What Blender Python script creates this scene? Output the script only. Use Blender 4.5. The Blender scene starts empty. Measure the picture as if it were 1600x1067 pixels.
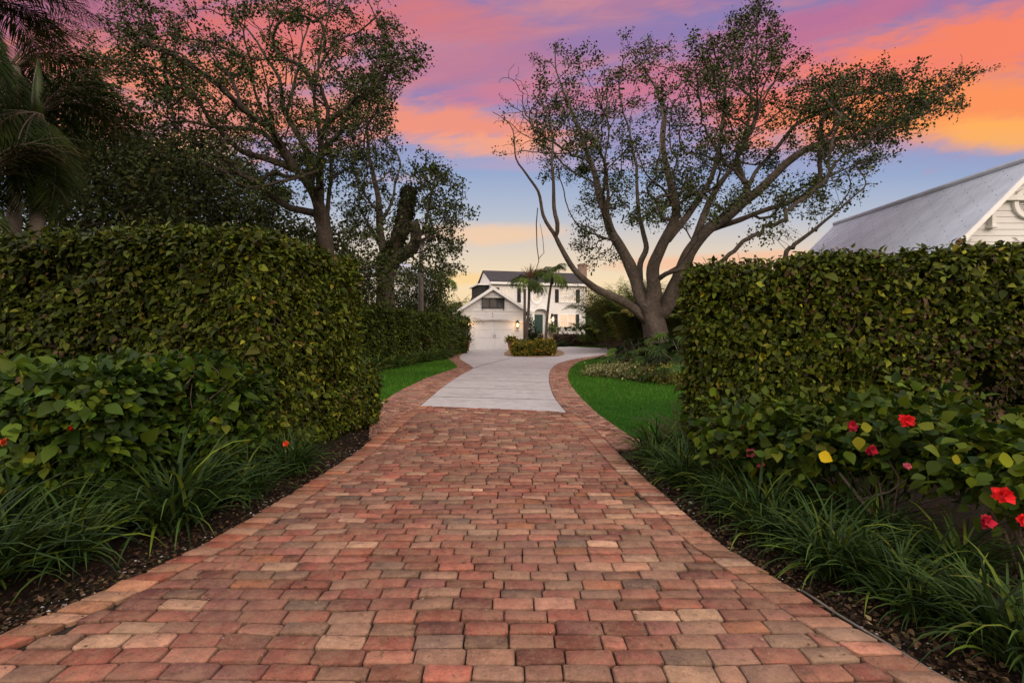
import bpy, math, random
import numpy as np
from math import radians as rad, sin, cos, pi
random.seed(11); RNG = np.random.default_rng(11)
C = bpy.context.scene.collection
scene = bpy.context.scene

# ------------------------------------------------------------ camera
CAMH = 1.5
cam = bpy.data.cameras.new('camera'); camo = bpy.data.objects.new('camera', cam); C.objects.link(camo)
camo.location = (0, 0, CAMH); camo.rotation_euler = (rad(90), 0, 0)
cam.sensor_width = 36; cam.lens = 18.0; cam.shift_y = -13.5/1600; cam.clip_start = 0.05; cam.clip_end = 3000
scene.camera = camo

# ------------------------------------------------------------ world / sky
def srgb(r, g, b):
    f = lambda c: (c/255/12.92) if c/255 <= 0.04045 else ((c/255+0.055)/1.055)**2.4
    return (f(r), f(g), f(b), 1)
W = bpy.data.worlds.new('World'); scene.world = W; W.use_nodes = True
wt = W.node_tree; wt.nodes.clear()
class NT:
    def __init__(s, t): s.t = t
    def n(s, kind, **kw):
        nd = s.t.nodes.new(kind)
        for k, v in kw.items(): setattr(nd, k, v)
        return nd
    def set(s, sock, v):
        if hasattr(v, 'is_output') or isinstance(v, bpy.types.NodeSocket): s.t.links.new(v, sock)
        else: sock.default_value = v
    def m(s, op, a, b=0.0, c=0.0, clamp=False):
        nd = s.n('ShaderNodeMath', operation=op, use_clamp=clamp)
        s.set(nd.inputs[0], a); s.set(nd.inputs[1], b); s.set(nd.inputs[2], c)
        return nd.outputs[0]
    def mix(s, fac, a, b, blend='MIX'):
        nd = s.n('ShaderNodeMix', data_type='RGBA', blend_type=blend)
        s.set(nd.inputs[0], fac); s.set(nd.inputs[6], a); s.set(nd.inputs[7], b)
        return nd.outputs[2]
    def ramp(s, fac, stops, interp='LINEAR'):
        nd = s.n('ShaderNodeValToRGB'); cr = nd.color_ramp; cr.interpolation = interp
        while len(cr.elements) < len(stops): cr.elements.new(0.5)
        for e, (p, c) in zip(cr.elements, stops): e.position = p; e.color = c
        s.set(nd.inputs[0], fac); return nd.outputs[0]
    def smooth(s, x, a, b):
        nd = s.n('ShaderNodeMapRange', interpolation_type='SMOOTHSTEP')
        s.set(nd.inputs[0], x); nd.inputs[1].default_value = a; nd.inputs[2].default_value = b
        return nd.outputs[0]
    def noise(s, vec, scale, detail=4, rough=0.55, dist=0.0):
        nd = s.n('ShaderNodeTexNoise'); s.set(nd.inputs['Vector'], vec)
        nd.inputs['Scale'].default_value = scale; nd.inputs['Detail'].default_value = detail
        nd.inputs['Roughness'].default_value = rough; nd.inputs['Distortion'].default_value = dist
        return nd.outputs[0]
    def comb(s, x, y, z):
        nd = s.n('ShaderNodeCombineXYZ'); s.set(nd.inputs[0], x); s.set(nd.inputs[1], y); s.set(nd.inputs[2], z)
        return nd.outputs[0]
g = NT(wt)
tc = g.n('ShaderNodeTexCoord'); sp = g.n('ShaderNodeSeparateXYZ'); wt.links.new(tc.outputs['Generated'], sp.inputs[0])
X, Y, Z = sp.outputs
yc = g.m('MAXIMUM', Y, 0.2)
U = g.m('DIVIDE', X, yc); V = g.m('DIVIDE', Z, yc)
# wind-drawn streak space: streaks climb gently to the right
su = g.m('ADD', g.m('MULTIPLY', U, 0.97), g.m('MULTIPLY', V, 0.26))
sv = g.m('SUBTRACT', g.m('MULTIPLY', V, 0.97), g.m('MULTIPLY', U, 0.16))
n1 = g.noise(g.comb(g.m('MULTIPLY', su, 1.3), g.m('MULTIPLY', sv, 5.5), 0.3), 1.6, 5, 0.55, 0.5)
n2 = g.noise(g.comb(g.m('MULTIPLY', su, 2.6), g.m('MULTIPLY', sv, 13.0), 4.7), 1.5, 6, 0.6, 0.8)
n3 = g.noise(g.comb(g.m('MULTIPLY', su, 2.2), g.m('MULTIPLY', sv, 4.0), 9.1), 1.5, 5, 0.55, 0.6)
n4 = g.noise(g.comb(g.m('MULTIPLY', su, 7.0), g.m('MULTIPLY', sv, 26.0), 2.7), 1.4, 6, 0.65, 1.0)
wob = g.m('ADD', g.m('ADD', g.m('MULTIPLY', g.m('SUBTRACT', n1, 0.5), 1.0), g.m('MULTIPLY', g.m('SUBTRACT', n2, 0.5), 1.0)), g.m('MULTIPLY', g.m('SUBTRACT', n4, 0.5), 0.95))
sky = g.ramp(V, [(0.0, srgb(248,212,158)), (0.10, srgb(246,220,180)), (0.165, srgb(222,206,190)), (0.23, srgb(182,190,206)),
                 (0.31, srgb(150,168,204)), (0.38, srgb(152,150,194)), (0.47, srgb(146,134,182)), (0.66, srgb(138,120,174)), (1.0, srgb(100,90,160))])
def blob(u0, v0, ru, rv, ang, amp=0.55, lo=1.15, hi=0.35):
    c, s = cos(ang), sin(ang)
    du = g.m('SUBTRACT', U, u0); dv = g.m('SUBTRACT', V, v0)
    a = g.m('DIVIDE', g.m('ADD', g.m('MULTIPLY', du, c), g.m('MULTIPLY', dv, s)), ru)
    b = g.m('DIVIDE', g.m('SUBTRACT', g.m('MULTIPLY', dv, c), g.m('MULTIPLY', du, s)), rv)
    d = g.m('SQRT', g.m('ADD', g.m('MULTIPLY', a, a), g.m('MULTIPLY', b, b)))
    d = g.m('ADD', d, g.m('MULTIPLY', wob, -amp*2))
    nd = g.n('ShaderNodeMapRange', interpolation_type='SMOOTHSTEP')
    g.set(nd.inputs[0], d); nd.inputs[1].default_value = hi; nd.inputs[2].default_value = lo
    nd.inputs[3].default_value = 1; nd.inputs[4].default_value = 0
    return nd.outputs[0]
# pink veil over the upper sky, torn by streaks
veil = g.m('MULTIPLY', g.smooth(g.m('ADD', V, g.m('MULTIPLY', wob, 0.22)), 0.30, 0.50), g.smooth(g.m('ADD', n1, g.m('MULTIPLY', g.m('SUBTRACT', n4, 0.5), 0.25)), 0.38, 0.60))
sky = g.mix(g.m('MULTIPLY', veil, 0.75), sky, g.mix(g.smooth(n2, 0.35, 0.7), srgb(182,124,154), srgb(220,142,140)))
L = [(-0.80,0.58,0.40,0.12,0.0,srgb(180,106,132),0.85,.5), (-0.60,0.47,0.44,0.12,-0.12,srgb(240,140,104),0.9,.9), (-0.88,0.41,0.25,0.08,0.0,srgb(242,148,110),0.9,.8),
     (-0.68,0.345,0.17,0.045,0.1,srgb(250,190,124),0.85,.8), (-0.42,0.60,0.30,0.07,0.1,srgb(230,118,104),0.85,.9),
     (-0.14,0.62,0.24,0.05,-0.2,srgb(206,120,132),0.7,.9), (-0.04,0.53,0.34,0.045,0.12,srgb(192,120,148),0.6,.9), (-0.13,0.455,0.15,0.030,0.05,srgb(140,124,178),0.75,.9),
     (0.22,0.575,0.22,0.035,0.12,srgb(136,120,176),0.7,.9), (-0.12,0.410,0.28,0.050,-0.12,srgb(242,148,122),0.95,1.1), (-0.04,0.365,0.20,0.03,-0.05,srgb(246,166,132),0.8,1.1),
     (0.02,0.47,0.20,0.03,0.1,srgb(216,124,140),0.7,.9), (0.10,0.33,0.30,0.02,0.0,srgb(190,160,190),0.5,1.0), (-0.20,0.30,0.12,0.014,0.0,srgb(206,170,186),0.5,1.0),
     (0.40,0.50,0.40,0.05,0.16,srgb(208,118,142),0.85,.9), (0.62,0.61,0.36,0.04,0.2,srgb(190,110,148),0.8,.9),
     (0.84,0.545,0.46,0.085,0.30,srgb(250,132,96),0.95,.8), (0.60,0.46,0.30,0.045,0.28,srgb(240,126,112),0.85,1.0), (0.92,0.44,0.50,0.078,0.10,srgb(254,148,86),0.97,.45), (0.98,0.39,0.24,0.045,0.0,srgb(255,178,92),0.9,.6),
     (-0.06,0.195,0.20,0.022,0.02,srgb(250,204,160),0.7,.8), (-0.62,0.18,0.20,0.04,0.0,srgb(235,205,200),0.5,.7),
     (0.50,0.145,0.34,0.018,0.05,srgb(247,190,152),0.8,.7), (-0.10,0.105,0.16,0.014,0.0,srgb(252,206,130),0.6,.7)]
for (u0, v0, ru, rv, an, col, st, am) in L:
    sky = g.mix(g.m('MULTIPLY', blob(u0, v0, ru, rv, an, am*0.55), st), sky, col)
# the rest of the dome (behind and overhead): bright soft twilight
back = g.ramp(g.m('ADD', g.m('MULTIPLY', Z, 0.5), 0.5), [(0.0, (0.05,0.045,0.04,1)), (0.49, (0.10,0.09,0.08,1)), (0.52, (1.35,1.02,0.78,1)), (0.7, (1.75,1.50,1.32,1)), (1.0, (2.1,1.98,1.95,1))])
nish = g.n('ShaderNodeTexSky', sky_type='NISHITA'); nish.sun_disc = False
SUN_EL, SUN_AZ = rad(9), rad(158)      # azimuth clockwise from +Y: low, behind the camera to the right
nish.sun_elevation = SUN_EL; nish.sun_rotation = SUN_AZ
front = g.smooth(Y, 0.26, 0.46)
below = g.smooth(Z, -0.03, -0.005)
sky = g.mix(below, (0.09, 0.08, 0.07, 1), sky)
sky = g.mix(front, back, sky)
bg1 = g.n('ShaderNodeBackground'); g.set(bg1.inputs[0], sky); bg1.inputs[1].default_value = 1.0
bg2 = g.n('ShaderNodeBackground'); g.set(bg2.inputs[0], nish.outputs[0]); bg2.inputs[1].default_value = 0.004
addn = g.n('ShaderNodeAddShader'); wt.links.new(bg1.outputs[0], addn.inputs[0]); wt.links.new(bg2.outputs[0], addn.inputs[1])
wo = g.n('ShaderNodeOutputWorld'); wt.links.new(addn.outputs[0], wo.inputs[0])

# ------------------------------------------------------------ sun and exposure
sl = bpy.data.lights.new('sun', 'SUN'); sl.energy = 1.25; sl.angle = rad(18); sl.color = (1.0, 0.80, 0.62)
so = bpy.data.objects.new('sun', sl); C.objects.link(so)
so.rotation_euler = (rad(90)-rad(22), 0, pi - SUN_AZ)
vs = scene.view_settings
vs.view_transform = 'Standard'; vs.look = 'None'; vs.exposure = 0.0; vs.gamma = 1.0; vs.use_curve_mapping = False
scene.render.film_transparent = False
scene.cycles.max_bounces = 5; scene.cycles.diffuse_bounces = 3; scene.cycles.glossy_bounces = 2; scene.cycles.transmission_bounces = 3

# ------------------------------------------------------------ helpers
def tag(o, label=None, cat=None, group=None, kind=None):
    if label: o['label'] = label
    if cat: o['category'] = cat
    if group: o['group'] = group
    if kind: o['kind'] = kind
    return o
def empty(name, loc=(0,0,0), rz=0):
    o = bpy.data.objects.new(name, None); C.objects.link(o); o.location = loc; o.rotation_euler = (0,0,rz); o.empty_display_size = .2
    return o
def link(name, me, mat, parent=None):
    o = bpy.data.objects.new(name, me); C.objects.link(o)
    if mat: me.materials.append(mat)
    if parent: o.parent = parent
    return o
def mesh_np(name, Vv, F, mat, col=None, parent=None, smooth=False):
    """Vv (N,3); F (M,k) or list of such arrays; col (N,3)."""
    Fs = F if isinstance(F, list) else [F]
    Fs = [f for f in Fs if len(f)]
    me = bpy.data.meshes.new(name)
    Vv = np.asarray(Vv, dtype=np.float32)
    me.vertices.add(len(Vv)); me.vertices.foreach_set('co', Vv.ravel())
    lt = np.concatenate([f.ravel() for f in Fs]).astype(np.int32)
    tot = np.concatenate([np.full(len(f), f.shape[1], dtype=np.int32) for f in Fs])
    st = np.concatenate([[0], np.cumsum(tot)[:-1]]).astype(np.int32)
    me.loops.add(len(lt)); me.loops.foreach_set('vertex_index', lt)
    me.polygons.add(len(tot)); me.polygons.foreach_set('loop_start', st); me.polygons.foreach_set('loop_total', tot)
    if smooth: me.polygons.foreach_set('use_smooth', np.ones(len(tot), dtype=bool))
    if col is not None:
        a = me.color_attributes.new('Col', 'FLOAT_COLOR', 'POINT')
        cc = np.ones((len(Vv), 4), dtype=np.float32); cc[:, :3] = col
        a.data.foreach_set('color', cc.ravel())
    me.update(calc_edges=True); me.validate()
    return link(name, me, mat, parent)
class MB:
    def __init__(s): s.v = []; s.f = []
    def add(s, vs_, fs_):
        n = len(s.v); s.v += [tuple(p) for p in vs_]; s.f += [tuple(i+n for i in f) for f in fs_]; return s
    def box(s, x0, x1, y0, y1, z0, z1):
        return s.add([(x0,y0,z0),(x1,y0,z0),(x1,y1,z0),(x0,y1,z0),(x0,y0,z1),(x1,y0,z1),(x1,y1,z1),(x0,y1,z1)],
                     [(0,3,2,1),(4,5,6,7),(0,1,5,4),(1,2,6,5),(2,3,7,6),(3,0,4,7)])
    def prism_y(s, pts, y0, y1):      # polygon in XZ extruded along Y
        n = len(pts)
        return s.add([(x,y0,z) for x,z in pts]+[(x,y1,z) for x,z in pts],
                     [tuple(range(n)), tuple(range(2*n-1,n-1,-1))]+[(i,n+i,n+(i+1)%n,(i+1)%n) for i in range(n)])
    def prism_x(s, pts, x0, x1):
        n = len(pts)
        return s.add([(x0,y,z) for y,z in pts]+[(x1,y,z) for y,z in pts],
                     [tuple(range(n-1,-1,-1)), tuple(range(n,2*n))]+[(i,(i+1)%n,n+(i+1)%n,n+i) for i in range(n)])
    def prism_z(s, pts, z0, z1):
        n = len(pts)
        return s.add([(x,y,z0) for x,y in pts]+[(x,y,z1) for x,y in pts],
                     [tuple(range(n-1,-1,-1)), tuple(range(n,2*n))]+[(i,(i+1)%n,n+(i+1)%n,n+i) for i in range(n)])
    def lathe(s, prof, cx=0, cy=0, n=20):
        k = len(prof); vs_ = []; fs_ = []
        for i in range(n):
            a = 2*pi*i/n
            vs_ += [(cx+r*cos(a), cy+r*sin(a), z) for r, z in prof]
        for i in range(n):
            j = (i+1) % n
            for q in range(k-1): fs_.append((i*k+q, j*k+q, j*k+q+1, i*k+q+1))
        fs_.append(tuple(i*k+k-1 for i in range(n))); fs_.append(tuple(i*k for i in range(n-1,-1,-1)))
        return s.add(vs_, fs_)
    def tube(s, pts, radii, n=8):
        pts = [np.array(p, float) for p in pts]; base = len(s.v); m = len(pts)
        up = np.array([0.13,0.31,0.94])
        for i, p in enumerate(pts):
            d = pts[min(i+1,m-1)] - pts[max(i-1,0)]; d = d/(np.linalg.norm(d)+1e-9)
            a = np.cross(d, up); 
            if np.linalg.norm(a) < .1: a = np.cross(d, (1,0,0))
            a /= np.linalg.norm(a); b = np.cross(d, a); r = radii[i] if hasattr(radii,'__len__') else radii
            s.v += [tuple(p + r*(cos(2*pi*k/n)*a + sin(2*pi*k/n)*b)) for k in range(n)]
        for i in range(m-1):
            for k in range(n):
                s.f.append((base+i*n+k, base+i*n+(k+1)%n, base+(i+1)*n+(k+1)%n, base+(i+1)*n+k))
        s.f.append(tuple(base+k for k in range(n-1,-1,-1))); s.f.append(tuple(base+(m-1)*n+k for k in range(n)))
        return s
    def build(s, name, mat, parent=None, smooth=False, bevel=0):
        me = bpy.data.meshes.new(name); me.from_pydata(s.v, [], s.f); me.update()
        if smooth: me.polygons.foreach_set('use_smooth', [True]*len(me.polygons))
        o = link(name, me, mat, parent)
        if bevel:
            b = o.modifiers.new('bevel','BEVEL'); b.width = bevel; b.segments = 2; b.limit_method = 'ANGLE'
        return o
def G(px, py, z=0.0):                 # ground point seen at a photo pixel, measured off the photograph
    d = (CAMH-z)*800/(py-520); return ((px-800)/800*d, d)
def PT(px, py, d):
    return np.array([(px-800)/800*d, d, CAMH+(520-py)/800*d])

# ------------------------------------------------------------ materials
def mat(name, base=(.5,.5,.5), rough=.7, attr=False, noise=None, bump=None, spec=.4, transl=0, metal=0, emit=None, coords='Object', extra=None):
    m = bpy.data.materials.new(name); m.use_nodes = True; t = m.node_tree; t.nodes.clear(); q = NT(t)
    out = q.n('ShaderNodeOutputMaterial'); bs = q.n('ShaderNodeBsdfPrincipled'); t.links.new(bs.outputs[0], out.inputs[0])
    tcn = q.n('ShaderNodeTexCoord'); vec = tcn.outputs[coords]
    col = (*base[:3], 1)
    if attr:
        an = q.n('ShaderNodeAttribute'); an.attribute_name = 'Col'; col = an.outputs[0]
    if noise:   # list of (scale, lo-multiplier, hi-multiplier, detail)
        for (scl, lo, hi, det) in noise:
            f = q.noise(vec, scl, det, 0.6)
            mul = q.ramp(f, [(0.3, (lo,lo,lo,1) if not hasattr(lo,'__len__') else (*lo,1)), (0.7, (hi,hi,hi,1) if not hasattr(hi,'__len__') else (*hi,1))])
            col = q.mix(1.0, col, mul, 'MULTIPLY')
    if extra: col = extra(q, vec, col)
    q.set(bs.inputs['Base Color'], col)
    bs.inputs['Roughness'].default_value = rough; bs.inputs['Specular IOR Level'].default_value = spec; bs.inputs['Metallic'].default_value = metal
    if emit: 
        bs.inputs['Emission Color'].default_value = (*emit[0],1); bs.inputs['Emission Strength'].default_value = emit[1]
    if bump:
        f = None
        for (scl, st) in bump:
            x = q.m('MULTIPLY', q.noise(vec, scl, 6, 0.65), st); f = x if f is None else q.m('ADD', f, x)
        b = q.n('ShaderNodeBump'); b.inputs['Strength'].default_value = 1.0; b.inputs['Distance'].default_value = 1.0
        q.set(b.inputs['Height'], f); t.links.new(b.outputs[0], bs.inputs['Normal'])
    if transl:
        tr = q.n('ShaderNodeBsdfTranslucent'); q.set(tr.inputs[0], col); mx = q.n('ShaderNodeMixShader'); mx.inputs[0].default_value = transl
        t.links.new(bs.outputs[0], mx.inputs[1]); t.links.new(tr.outputs[0], mx.inputs[2]); t.links.new(mx.outputs[0], out.inputs[0])
    return m
M = {}
M['leaf'] = mat('leaf', attr=True, rough=.45, spec=.10, transl=.2)
M['leaf_matte'] = mat('leaf_matte', attr=True, rough=.7, spec=.08, transl=.2)
M['tree_leaf'] = mat('tree_leaf', attr=True, rough=.55, spec=.12, transl=.07)
M['petal'] = mat('petal', attr=True, rough=.6, spec=.15, transl=.12)
M['blade'] = mat('blade', attr=True, rough=.6, spec=.15, transl=.2)
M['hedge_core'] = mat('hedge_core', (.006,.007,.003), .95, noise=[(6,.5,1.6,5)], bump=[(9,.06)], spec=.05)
M['twig'] = mat('twig', (.085,.06,.042), .85, noise=[(20,.6,1.3,3)])
M['bark'] = mat('bark', (.105,.085,.070), .9, noise=[(1.2,.62,1.25,5),(9,.6,1.25,5),(30,.7,1.2,4)], bump=[(5,.06),(17,.03),(50,.012)], spec=.15)
M['bark_dark'] = mat('bark_dark', (.062,.049,.039), .9, noise=[(1.2,.6,1.3,5),(9,.6,1.25,5),(30,.7,1.2,4)], bump=[(5,.06),(17,.03),(50,.012)], spec=.15)
M['palm_trunk'] = mat('palm_trunk', (.12,.10,.085), .9, noise=[(3,.7,1.2,4)], bump=[(14,.02)], spec=.15)
def brick_extra(q, vec, col):
    st = q.smooth(q.noise(vec, 0.9, 5, .6), .42, .72)
    col = q.mix(q.m('MULTIPLY', st, .34), col, (.055,.04,.034,1))
    wear = q.smooth(q.noise(vec, .45, 4, .6), .45, .65)
    col = q.mix(q.m('MULTIPLY', wear, .22), col, (.36,.25,.19,1))
    moss = q.smooth(q.noise(vec, 2.3, 6, .7), .60, .72)
    col = q.mix(q.m('MULTIPLY', moss, .28), col, (.07,.062,.03,1))
    mot = q.smooth(q.noise(vec, 9, 6, .78), .44, .60)
    col = q.mix(q.m('MULTIPLY', mot, .36), col, (.27,.165,.10,1))
    drk = q.smooth(q.noise(vec, 13, 6, .75), .56, .68)
    col = q.mix(q.m('MULTIPLY', drk, .6), col, (.075,.045,.034,1))
    fine = q.smooth(q.noise(vec, 60, 4, .7), .58, .70)
    col = q.mix(q.m('MULTIPLY', fine, .30), col, (.42,.33,.26,1))
    pit = q.smooth(q.noise(vec, 38, 5, .7), .60, .70)
    return q.mix(q.m('MULTIPLY', pit, .55), col, (.03,.02,.018,1))
M['brick'] = mat('brick', attr=True, rough=.85, spec=.22, noise=[(16,.68,1.25,5),(85,.80,1.16,4)], bump=[(45,.009),(150,.004),(11,.016)], extra=brick_extra)
M['sand'] = mat('joint_sand', (.026,.021,.016), .95, noise=[(30,.5,1.5,5)], bump=[(80,.006)], spec=.1)
def conc_extra(q, vec, col):
    s1 = q.smooth(q.noise(vec, 1.1, 6, .7), .5, .75)
    col = q.mix(q.m('MULTIPLY', s1, .35), col, (.16,.13,.11,1))
    mp = q.n('ShaderNodeMapping'); mp.inputs['Scale'].default_value = (1.2,6,1); q.t.links.new(vec, mp.inputs[0])
    s2 = q.smooth(q.noise(mp.outputs[0], 2.4, 6, .78), .52, .64)
    col = q.mix(q.m('MULTIPLY', s2, .5), col, (.13,.10,.085,1))
    s3 = q.smooth(q.noise(vec, .55, 4, .6), .45, .7)
    return q.mix(q.m('MULTIPLY', s3, .25), col, (.24,.20,.19,1))
M['concrete'] = mat('concrete', (.40,.375,.375), .75, noise=[(5,.86,1.1,5),(60,.88,1.08,4)], bump=[(30,.004),(3,.01)], spec=.3, extra=conc_extra)
M['joint'] = mat('joint', (.05,.042,.038), .95)
def soil_extra(q, vec, col):
    v = q.n('ShaderNodeTexVoronoi'); v.inputs['Scale'].default_value = 55; q.t.links.new(vec, v.inputs['Vector'])
    return q.mix(.6, col, q.mix(1.0, v.outputs['Color'], (.030,.019,.013,1), 'MULTIPLY'))
M['mulch'] = mat('mulch', (.022,.015,.011), .95, noise=[(8,.5,1.5,5)], bump=[(60,.02),(14,.03)], spec=.1, extra=soil_extra)
M['pale_mulch'] = mat('pale_mulch', (.26,.17,.10), .95, noise=[(20,.6,1.3,5)], bump=[(60,.02)], spec=.1)
M['grass_base'] = mat('grass_base', (.022,.090,.008), .95, noise=[(3,.75,1.2,5),(90,.5,1.5,4)], bump=[(120,.02)], spec=.05)
M['ground'] = mat('ground', (.03,.032,.015), .95, noise=[(.5,.6,1.3,5),(9,.6,1.4,5)], spec=.05)
M['white'] = mat('white_paint', (.70,.69,.69), .55, noise=[(3,.93,1.03,4)], spec=.4)
M['white_trim'] = mat('white_trim', (.80,.79,.78), .5, noise=[(4,.94,1.03,4)], spec=.4)
M['door_white'] = mat('door_white', (.80,.79,.80), .4, noise=[(2,.95,1.03,3)], spec=.5)
M['shutter'] = mat('shutter_paint', (.012,.012,.015), .7, noise=[(6,.8,1.2,3)])
M['green_door'] = mat('green_door', (.012,.045,.038), .4, noise=[(6,.85,1.15,3)])
def shingle_extra(q, vec, col):
    b = q.n('ShaderNodeTexBrick'); q.t.links.new(vec, b.inputs['Vector']); b.inputs['Scale'].default_value = 3.2
    b.inputs['Color1'].default_value = (.75,.75,.75,1); b.inputs['Color2'].default_value = (1.2,1.2,1.25,1); b.inputs['Mortar'].default_value = (.5,.5,.5,1)
    return q.mix(1.0, col, b.outputs[0], 'MULTIPLY')
M['shingle'] = mat('shingle', (.050,.046,.050), .85, noise=[(2,.8,1.2,4)], spec=.2, extra=shingle_extra)
M['metal_roof'] = mat('metal_roof', (.42,.46,.55), .6, noise=[(1.2,.85,1.1,4)], spec=.5)
M['dark_roof'] = mat('edge_dark', (.03,.03,.035), .7)
def chim_extra(q, vec, col):
    b = q.n('ShaderNodeTexBrick'); 
    mp = q.n('ShaderNodeMapping'); mp.inputs['Rotation'].default_value = (rad(90),0,0); q.t.links.new(vec, mp.inputs[0]); q.t.links.new(mp.outputs[0], b.inputs['Vector'])
    b.inputs['Scale'].default_value = 3.0
    b.inputs['Color1'].default_value = (.16,.075,.055,1); b.inputs['Color2'].default_value = (.26,.15,.11,1); b.inputs['Mortar'].default_value = (.3,.27,.25,1)
    return b.outputs[0]
M['chimney_brick'] = mat('chimney_brick', (.2,.1,.08), .9, extra=chim_extra)
M['terracotta'] = mat('terracotta', (.34,.11,.055), .8, noise=[(9,.75,1.15,4)])
M['stone_pot'] = mat('stone_pot', (.36,.27,.22), .85, noise=[(9,.75,1.15,4)])
M['step'] = mat('step_stone', (.42,.33,.26), .85, noise=[(9,.8,1.15,4)])
M['black_metal'] = mat('black_metal', (.02,.018,.016), .5, metal=.6)
M['iron'] = mat('iron', (.06,.055,.05), .5, metal=.5)
M['lamp_glow'] = mat('lamp_glow', (.9,.7,.4), .3, emit=((1,.62,.26), 7))
M['hose'] = mat('hose', (.12,.105,.09), .8, noise=[(8,.7,1.2,3)])
M['pole'] = mat('pole_wood', (.12,.10,.085), .9, noise=[(3,.7,1.25,5)], bump=[(20,.01)])
def glow_pane(name, c1, c2, st):
    m = bpy.data.materials.new(name); m.use_nodes = True; t = m.node_tree; q = NT(t); bs = t.nodes['Principled BSDF']
    tcn = q.n('ShaderNodeTexCoord'); mp = q.n('ShaderNodeMapping'); mp.inputs['Scale'].default_value = (9,1,.7); t.links.new(tcn.outputs['Object'], mp.inputs[0])
    f = q.noise(mp.outputs[0], 1.3, 3, .5)
    c = q.ramp(f, [(.35, (*c1,1)), (.65, (*c2,1))])
    bs.inputs['Base Color'].default_value = (.3,.28,.26,1); bs.inputs['Roughness'].default_value = .15
    q.set(bs.inputs['Emission Color'], c); bs.inputs['Emission Strength'].default_value = st
    return m
M['pane_warm'] = glow_pane('pane_warm', (.75,.36,.16), (1.0,.70,.42), .75)
M['pane_pale'] = glow_pane('pane_pale', (.70,.50,.34), (1.0,.88,.72), .55)
M['pane_dark'] = mat('pane_dark', (.03,.035,.045), .1, spec=.8)
M['boot'] = mat('palm_boot', (.035,.055,.008), .5, noise=[(5,.6,1.3,4)])
M['brown_spathe'] = mat('brown_spathe', (.14,.075,.04), .9)

# ------------------------------------------------------------ leaves
def nrm(a): return a/(np.linalg.norm(a, axis=-1, keepdims=True)+1e-9)
LT_V = np.array([[0,0,0],[.31,.26,.07],[.25,.60,.06],[0,1.05,-.14],[-.25,.60,.06],[-.31,.26,.07],[0,.48,-.03]])
LT_F = np.array([[0,1,2,6],[6,2,3,4],[0,6,4,5]])
HI_V = np.array([[0,0,0],[.20,.12,.03],[.37,.32,.06],[.34,.56,.05],[.18,.82,0],[0,1.06,-.12],[-.18,.82,0],[-.34,.56,.05],[-.37,.32,.06],[-.20,.12,.03],[0,.34,-.02],[0,.68,-.03]])
HI_F = np.array([[0,1,2,10],[10,2,3,11],[11,3,4,5],[0,10,8,9],[10,11,7,8],[11,5,6,7]])
SQ_V = np.array([[0,0,0],[.30,.45,.06],[0,1.0,-.08],[-.30,.45,.06]])
SQ_F = np.array([[0,1,2,3]])
def palette(n, pal, jit=.22):
    w = np.array([p[3] for p in pal], float); w /= w.sum()
    idx = RNG.choice(len(pal), n, p=w); c = np.array([p[:3] for p in pal])[idx]
    return np.clip(c*np.exp(RNG.normal(0, jit, (n,1)))*np.exp(RNG.normal(0, jit*.25, (n,3))), 0, 1)
def leaves(P, T, Nn, size, colors, fine=True, wid=1.0):
    """arrays of leaf bases P, tip directions T, face normals Nn -> verts, faces, colours"""
    TV, TF = (HI_V, HI_F) if fine=='hi' else (LT_V, LT_F) if fine else (SQ_V, SQ_F)
    t = nrm(T); n = Nn - (Nn*t).sum(1, keepdims=True)*t; n = nrm(n); b = np.cross(t, n)
    s = size.reshape(-1,1,1) if hasattr(size,'reshape') else size
    Vv = P[:,None,:] + s*(TV[None,:,0:1]*wid*b[:,None,:] + TV[None,:,1:2]*t[:,None,:] + TV[None,:,2:3]*n[:,None,:])
    k = len(TV); N = len(P)
    F = (TF[None] + (np.arange(N)*k)[:,None,None]).reshape(-1, TF.shape[1])
    return Vv.reshape(-1,3), F, np.repeat(colors, k, axis=0)
def wave(p, f, seed=0):
    """cheap smooth noise in 3-D, about -1..1"""
    r = np.random.default_rng(seed); out = np.zeros(len(p))
    for k in range(7):
        w = r.normal(0, 1, 3); w = w/np.linalg.norm(w)*f*r.uniform(.6,1.7); out += np.sin(p@w + r.uniform(0,6.28) + 1.5*np.sin(p@(w[[1,2,0]]*.7)+k))
    return out/3.2
def cat(parts):
    Vs=[];Fs=[];Cs=[];n=0
    for v,f,c in parts: Vs.append(v);Fs.append(f+n);Cs.append(c);n+=len(v)
    return np.concatenate(Vs), np.concatenate(Fs), np.concatenate(Cs)

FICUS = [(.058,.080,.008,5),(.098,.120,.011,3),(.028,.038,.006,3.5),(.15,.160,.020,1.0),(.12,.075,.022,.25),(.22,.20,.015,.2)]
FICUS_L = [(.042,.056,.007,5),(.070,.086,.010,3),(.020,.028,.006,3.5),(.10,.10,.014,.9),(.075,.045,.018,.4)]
HIB = [(.028,.052,.006,5),(.050,.078,.007,3),(.012,.026,.004,4),(.085,.095,.008,.5)]
def rbox_points(n, hx, hy, hz, r, faces):
    """points on a rounded box of half sizes, on the named faces"""
    area = {'+x':hy*hz,'-x':hy*hz,'+y':hx*hz,'-y':hx*hz,'+z':hx*hy,'-z':hx*hy}
    w = np.array([area[f] for f in faces]); w = w/w.sum(); k = RNG.choice(len(faces), n, p=w)
    q = RNG.uniform(-1,1,(n,3))*np.array([hx,hy,hz])
    for i, f in enumerate(faces):
        ax = 'xyz'.index(f[1]); s = 1 if f[0]=='+' else -1
        q[k==i, ax] = s*[hx,hy,hz][ax]
    h = np.array([hx,hy,hz]); c = np.clip(q, -(h-r), h-r); nn = nrm(q-c)
    return c+nn*r, nn
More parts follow.
